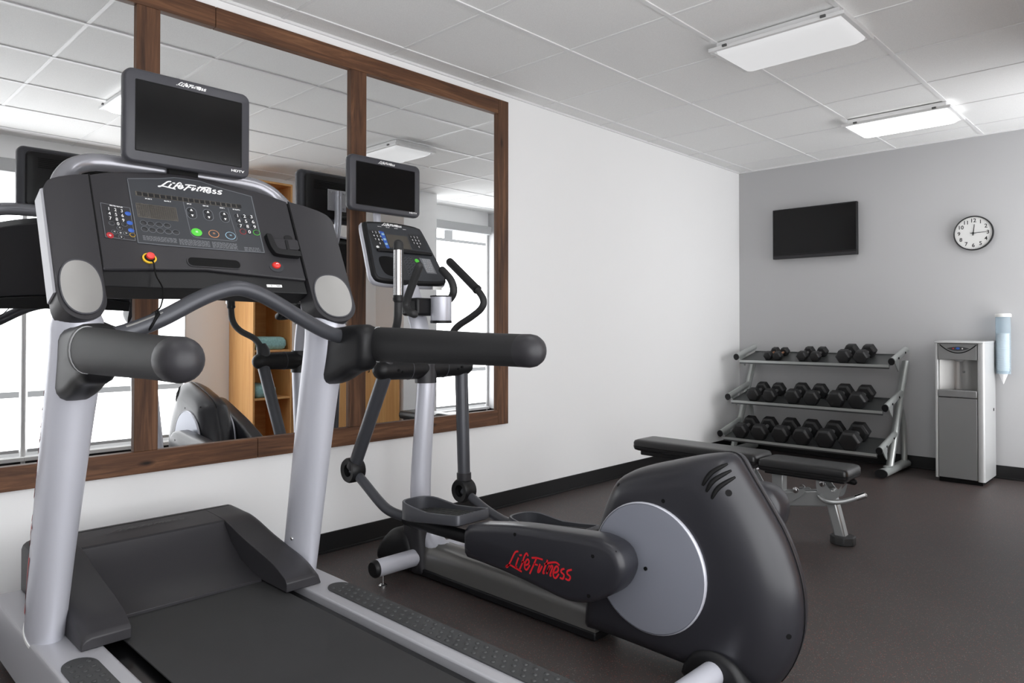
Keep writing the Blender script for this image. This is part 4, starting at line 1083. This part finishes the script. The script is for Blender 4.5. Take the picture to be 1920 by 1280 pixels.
for (a, b) in SH:
    for x_ in (xl, xr):
        tb = build('shelf_arm', G().tube([(x_, a[0], a[1]), (x_, b[0], b[1])], .026, 18, .021, up=(0, 0, 1)), M['rack_silver'], rk, smooth=60)
        d = (V((0, b[0]-a[0], b[1]-a[1]))).normalized()
        build('end_cap', G().tube([V((x_, a[0], a[1])) - d*.012, V((x_, a[0], a[1])) + d*.002], .0275, 18, .0225, up=(0, 0, 1)), M['plastic3'], tb, smooth=60)
        for t in (.25, .7):
            p = V((x_, a[0], a[1])) + d*(.39*t); sg = 1 if x_ == xr else -1
            build('bolt', G().lathe([(.008, 0), (.008, .004)], p + V((.021*sg, 0, 0)), (sg, 0, 0), 12), M['black'], tb)
        build('gusset', G().loft([[V((x_+q, y_, z_)) for y_, z_ in ((a[0]+.06, a[1]-.005), (a[0]+.17, a[1]+.02), (a[0]+.16, a[1]-.085), (a[0]+.125, a[1]-.06))] for q in (-.004, .004)]), M['rack_silver'], tb, smooth=None)
    # tray: a shallow channel, front lip, back lip
    d = V((0, b[0]-a[0], b[1]-a[1])).normalized(); n_ = V((0, -d.z, d.y))
    o = V((0, a[0]+.022, a[1]-.030))
    prof = [(-.014, -.026), (-.014, .006), (-.006, .006), (-.002, 0), (.297, 0), (.300, .008), (.306, .008), (.306, -.008), (0, -.008), (-.006, -.026)]
    rings = [[V((x_, 0, 0)) + o + d*u + n_*v for u, v in prof] for x_ in (xl+.022, xr-.022)]
    ty = build('tray', G().loft(rings), M['tray'], rk, smooth=30)
    c_ = V(((xl+xr)/2, 0, 0)) + o + d*(-.0155) + n_*(-.003)
    build('front_lip', G().obox(c_, V(((xr-xl)/2-.023, 0, 0)), d*.0015, n_*.010), M['rack_silver'], ty, smooth=None)
# one dumbbell of each kind, built at its own origin, then copied
def make_dumbbell(handle):
    root = bpy.data.objects.new('dumbbell', None); root.empty_display_size = .05; COL.objects.link(root); ORG[0] = V((0, 0, 0))
    for s in (-1, 1):
        hexa = [(math.cos(PI/6 + k*PI/3 + PI/6), math.sin(PI/6 + k*PI/3 + PI/6)) for k in range(6)]
        rings = [[V((u*r, s*y_, v*r)) for u, v in hexa] for y_, r in ((.052, .044), (.060, .060), (.118, .060), (.130, .050), (.134, .030))]
        if s < 0: rings = [r[::-1] for r in rings]
        build('head', G().loft([r[::-1] for r in rings]), M['iron'], root, smooth=20, bevel=.003)
    build('handle', G().tube([(0, -.06, 0), (0, -.02, 0), (0, 0, 0), (0, .02, 0), (0, .06, 0)], [.0125, .0150, .0162, .0150, .0125], 14), M[handle], root, smooth=60)
    return root
protoA, protoB = make_dumbbell('steel_handle'), make_dumbbell('copper')
usedA = usedB = False
POS = [  # shelf, x, scale
    (0, .413, .64, .80), (0, .494, .64, .80), (0, .704, .74, .86), (0, .810, .74, .86), (0, 1.036, .96, 1.0), (0, 1.168, .96, 1.0),
    (1, .364, .98, .98), (1, .503, .98, .98), (1, .697, 1.08, 1.0), (1, .846, 1.08, 1.0), (1, 1.035, 1.16, 1.04), (1, 1.192, 1.16, 1.04),
    (2, .320, 1.10, 1.06), (2, .481, 1.16, 1.06), (2, .658, 1.22, 1.08), (2, .828, 1.24, 1.1), (2, 1.006, 1.30, 1.1), (2, 1.186, 1.34, 1.12)]
ORD = ['leftmost', 'second from left', 'third from left', 'third from right', 'second from right', 'rightmost']
SHN = ['top', 'middle', 'bottom']; SZ = ['small', 'medium', 'large']
for i, (sh, x_, sc_, ly) in enumerate(POS):
    small = i < 2
    if small: o = protoB if not usedB else copy_tree(protoB); usedB = True
    else: o = protoA if not usedA else copy_tree(protoA); usedA = True
    (a, b) = SH[sh]; d = V((0, b[0]-a[0], b[1]-a[1])).normalized(); n_ = V((0, -d.z, d.y))
    flat = .060*sc_*math.cos(PI/6)
    c = V((x_, 0, 0)) + V((0, a[0]+.022, a[1]-.030)) + d*(.136) + n_*(flat + .0005)
    o.location = c; o.rotation_euler = (math.atan2(d.z, d.y), 0, 0); o.scale = (sc_, ly, sc_)
    ex = 'with copper-toned handle, ' if small else ''
    tag(o, '%s black hex dumbbell %s%s on the %s rack shelf' % (SZ[sh] if not small else 'smallest', ex, ORD[i % 6], SHN[sh]), 'dumbbell', 'hex dumbbells on the rack')

# ------------------------------------------------------------------ wall television, clock
tv = thing('wall_television', (.70, YB-.03, 1.70), 'flat black television screen mounted on the grey wall above the dumbbell rack', 'television')
build('cabinet', G().box((.345, YB-.060, 1.697), (1.052, YB-.020, 2.132)), M['plastic3'], tv, bevel=.004)
build('screen', G().box((.356, YB-.0615, 1.738), (1.042, YB-.0595, 2.122)), M['screen'], tv, smooth=None)
build('speaker_bar', G().box((.350, YB-.063, 1.698), (1.047, YB-.058, 1.722)), M['plastic'], tv, bevel=.002)
build('wall_bracket', G().box((.50, YB-.021, 1.80), (.90, YB-.0005, 2.02)), M['black'], tv, smooth=None)
CX, CZ, CR = 1.859, 1.797, .128
ck = thing('wall_clock', (CX, YB-.02, CZ), 'round white wall clock with a thin black rim on the grey wall', 'clock')
build('case', G().lathe([(CR-.004, .001), (CR, .010), (CR, .030), (CR-.004, .038), (CR-.008, .034), (CR-.009, .022)], (CX, YB, CZ), (0, -1, 0), 56), M['plastic3'], ck, smooth=50)
build('dial', G().lathe([(CR-.008, .022), (CR-.008, .026)], (CX, YB, CZ), (0, -1, 0), 56), M['face'], ck, smooth=30)
F = lambda u, v, h: V((CX+u, YB-.0262-h, CZ+v))
g = G()
for k in range(1, 13):
    a = PI/2 - k*PI/6; r_ = .092
    text_poly(str(k), .039, lambda u, v, h, a=a: F(r_*math.cos(a)+u, r_*math.sin(a)+v, h), h=.0005, g=g, bold=.0006)
for k in range(60):
    a = k*PI/30; g.ribbon([(.111*math.cos(a), .111*math.sin(a)), (.1145*math.cos(a), .1145*math.sin(a))], .0012, F, .0005)
build('numerals', g, M['plastic3'], ck, smooth=None)
def hand(nm, ang, l, w, h):
    c, s = math.cos(ang), math.sin(ang)
    pol = [(-.018, -w), (-.018, w), (l, w*.5), (l, -w*.5)]
    build(nm, G().prism([(u*c - v*s, u*s + v*c) for u, v in pol], F, h, h+.001), M['black'], ck, smooth=None)
hand('hour_hand', math.radians(83), .066, .0032, .002); hand('minute_hand', math.radians(2), .098, .0024, .004)
build('hand_cap', G().lathe([(.006, 0), (.006, .008)], F(0, 0, 0), (0, -1, 0), 16), M['black'], ck)

# ------------------------------------------------------------------ water cooler
wc = thing('water_cooler', (1.84, 3.75, 0.0), 'tall silver-grey water cooler standing against the grey wall', 'water cooler')
x0, x1, yf, yb_, zt = 1.692, 1.996, 3.55, 3.93, 1.0
def rbox(a0, a1, b0, b1, z0, z1, r): return [[V((u, v, z)) for u, v in rrect(a0, a1, b0, b1, r, 5)] for z in (z0, z1)]
# side walls (left and right) leave the dispensing alcove open
g = G()
g.loft(rbox(x0, x0+.020, yf+.008, yb_, .028, zt-.012, .008)); g.loft(rbox(x1-.045, x1, yf+.002, yb_, .028, zt-.012, .018))
g.box((x0+.02, yf+.16, .028), (x1-.02, yb_, zt-.012))
build('cabinet_sides', g, M['cooler_side'], wc, smooth=40)
build('top_lid', G().loft([[V((u, v + (-.010*(1-((u-1.844)/.152)**2) if v < yf+.05 else 0), z)) for u, v in rrect(x0-.002, x1+.002, yf-.004, yb_, .018, 5)] for z in (zt-.014, zt-.002, zt)]), M['cooler_side'], wc, smooth=40, bevel=.003)
build('base_plinth', G().box((x0+.02, yf+.03, 0), (x1-.02, yb_-.02, .03)), M['black'], wc, smooth=None)
xa, xb = x0+.021, x1-.046
build('front_panel', G().box((xa, yf+.006, .034), (xb, yf+.16, .600)), M['cooler'], wc, bevel=.003)
build('drip_tray', G().box((xa, yf+.002, .604), (xb, yf+.16, .655)), M['cooler'], wc, bevel=.006)
rings = []
for z in (.655, .868):
    rings.append([V((xa + (xb-xa)*k/16, yf + .050 + .075*math.sin(PI*k/16), z)) for k in range(17)] + [V((xb, yf+.16, z)), V((xa, yf+.16, z))])
build('alcove_back', G().loft(rings), M['brushed'], wc, smooth=60)
hd_ = build('control_head', G().box((xa, yf+.004, .868), (xb, yf+.16, .984)), M['cooler'], wc, bevel=.003)
FC = lambda u, v, h: V((1.8365+u, yf+.004-h, .955+v))
arc = [(-.112 + .224*k/24, .020 - .058*(1-((-.112+.224*k/24)/.112)**2)) for k in range(25)]
build('trim_arc', G().ribbon(arc, .007, FC, .001), M['black'], hd_, smooth=None)
up_ = [(-.070 + .140*k/20, -.006 + .012*(1-((-.07+.14*k/20)/.07)**2)) for k in range(21)]; dn = [(-.070 + .140*k/20, -.006 - .018*(1-((-.07+.14*k/20)/.07)**2)) for k in range(20, -1, -1)]
build('control_panel', G().prism(up_ + dn[1:-1], FC, .0, .002), M['cooler_dark'], hd_, smooth=None)
key('blue_button', 0, -.006, .012, .008, 'blue', h=.003, parent=hd_, F=FC); key('red_button', -.028, -.007, .005, .005, 'red2', h=.003, parent=hd_, F=FC); key('white_button', .028, -.007, .004, .005, 'white_plastic', h=.003, parent=hd_, F=FC)
build('spout', G().lathe([(.034, 0), (.026, .010), (.012, .014)], (1.838, yf+.055, .869), (0, 0, -1), 24), M['cooler_side'], wc)
build('logo_badge', G().lathe([(.009, 0), (.009, .002), (.006, .003)], (1.848, yf+.122, .78), (0, -1, 0), 18), M['cooler'], wc)
build('side_vent', G().box((x1-.001, 3.83, .50), (x1+.003, 3.845, .52)), M['black'], wc, smooth=None)

# cup dispenser on the wall
cd = thing('cup_dispenser', (2.035, YB-.07, .70), 'clear pale blue tubular cup dispenser on the wall right of the water cooler', 'cup dispenser')
dx_, dy_ = 2.047, YB-.072
g = G().lathe([(.046, 0), (.046, .425), (.0435, .425), (.0435, 0)], (dx_, dy_, .765), (0, 0, 1), 40)
build('tube', G().lathe([(.046, 0), (.046, .425), (.0438, .425), (.0438, 0), (.046, 0)], (dx_, dy_, .765), (0, 0, 1), 40, closed_ends=False), M['acrylic'], cd, smooth=50)
build('lid', G().lathe([(.050, 0), (.051, .004), (.051, .018), (.046, .024), (.010, .026)], (dx_, dy_, 1.172), (0, 0, 1), 40), M['white_plastic'], cd, smooth=40)
build('retaining_ring', G().lathe([(.0455, 0), (.0355, .006), (.0355, .010), (.0455, .020), (.0455, 0)], (dx_, dy_, .766), (0, 0, 1), 40, closed_ends=False), M['acrylic'], cd, smooth=40)
build('wall_mount', G().box((dx_-.03, YB-.026, .80), (dx_+.03, YB-.0005, 1.02)), M['acrylic'], cd, bevel=.004)
cs_ = thing('paper_cups', (dx_, dy_, .68), 'nested stack of white cone paper cups inside the clear dispenser', 'paper cups'); cs_['kind'] = 'stuff'
g = G().lathe([(.001, 0), (.034, .092), (.037, .098), (.0365, .104)], (dx_, dy_, .690), (0, 0, 1), 32)
for k in range(16): g.lathe([(.0352, 0), (.0385, .013), (.0405, .014), (.0405, .016), (.0352, .0162)], (dx_, dy_, .7945+.0163*k), (0, 0, 1), 32)
o = build('cone_cups', g, M['paper'], cs_, smooth=30); o['kind'] = 'stuff'

# ------------------------------------------------------------------ storage by the window wall (seen in the mirror)
sx0, sx1 = 2.88, XR-.003
tl = thing('shelf_unit', (3.1, .85, 0.0), 'tall light birch open shelf unit reflected in the mirror behind the pulse bar', 'shelf unit')
ya, yb2 = .665, 1.035
for yy in (ya, yb2-.018): build('side_panel', G().box((sx0, yy, 0), (sx1, yy+.018, 2.39)), M['birch'], tl, bevel=.001)
build('back_panel', G().box((sx1-.012, ya+.018, .02), (sx1, yb2-.018, 2.372)), M['birch_in'], tl, smooth=None)
build('top_panel', G().box((sx0, ya+.0185, 2.372), (sx1, yb2-.0185, 2.39)), M['birch'], tl)
for z in (.04, .455, .878, 1.36, 1.86): build('shelf', G().box((sx0+.004, ya+.0185, z), (sx1-.0125, yb2-.0185, z+.018)), M['birch'], tl)
lc = thing('storage_cabinet', (3.1, 1.64, 0.0), 'low light birch cabinet with two doors reflected beside the tall shelf unit', 'cabinet')
build('carcass', G().box((sx0+.022, 1.04, .0), (sx1, 2.25, .80)), M['birch'], lc, smooth=None)
for a, b, hx in ((1.045, 1.650, 1.60), (1.655, 2.245, 1.86)):
    dr = build('door', G().box((sx0, a, .02), (sx0+.020, b, .795)), M['birch'], lc, bevel=.0015, smooth=None)
    build('handle', G().tube([(sx0-.001, hx, .655), (sx0-.018, hx, .655), (sx0-.018, hx, .70), (sx0-.001, hx, .70)], .004, 8), M['plastic3'], dr)
tws = [(.70, .90, .473, 'teal towel folded on the lower shelf of the birch unit'), (.70, .995, .896, 'wider teal towel folded on the upper shelf of the birch unit')]
for a, b, z, lab in tws:
    world()
    hgt = .115; ym = (a+b)/2; ORG[0] = V((sx0+.18, ym, z))
    g = G()
    for k in range(1):
        zz = z + .0005
        rings = []
        for ins, dz in ((.030, 0), (.010, .010), (0, hgt*.35), (.002, hgt*.7), (.016, hgt*.93), (.040, hgt)):
            rings.append([V((u, v, zz+dz)) for u, v in rrect(sx0+.02+ins, sx0+.35-ins, a+ins, b-ins, .02, 4)])
        g.loft(rings)
    tag(build('folded_towel', g, M['towel'], None, smooth=60), lab, 'towel', 'teal towels on the shelf unit')

# ------------------------------------------------------------------ light, camera, colour
w = bpy.data.worlds.new('World'); SC.world = w; w.use_nodes = True
bg = w.node_tree.nodes['Background']; bg.inputs['Color'].default_value = (0.95, 0.97, 1.0, 1); bg.inputs['Strength'].default_value = 1.0

f, yaw, pitch, roll, cyp = 1340.6634, 0.767056, -0.011729, 0.000646, 598.8277
C = V((3.0718, -2.2489, 1.0914))
fwd = V((-math.sin(yaw)*math.cos(pitch), math.cos(yaw)*math.cos(pitch), -math.sin(pitch)))
rt = fwd.cross(V((0, 0, 1))).normalized(); up = rt.cross(fwd)
r2 = rt*math.cos(roll) + up*math.sin(roll); u2 = -rt*math.sin(roll) + up*math.cos(roll)
cam = bpy.data.cameras.new('camera'); co = bpy.data.objects.new('camera', cam); COL.objects.link(co)
mw = Matrix((r2, u2, -fwd)).transposed().to_4x4(); mw.translation = C
co.matrix_world = mw
cam.sensor_width = 36; cam.sensor_fit = 'HORIZONTAL'; cam.lens = f/1920*36
cam.shift_y = (cyp-640)/1920; cam.clip_start = 0.02; cam.clip_end = 60
SC.camera = co
SC.view_settings.view_transform = 'Standard'; SC.view_settings.look = 'None'
SC.view_settings.gamma = 1.0; SC.view_settings.use_curve_mapping = False
SC.view_settings.exposure = 0.32
SC.cycles.max_bounces = 10; SC.cycles.diffuse_bounces = 6; SC.cycles.glossy_bounces = 6
SC.cycles.use_denoising = True
SC.cycles.sample_clamp_indirect = 8.0
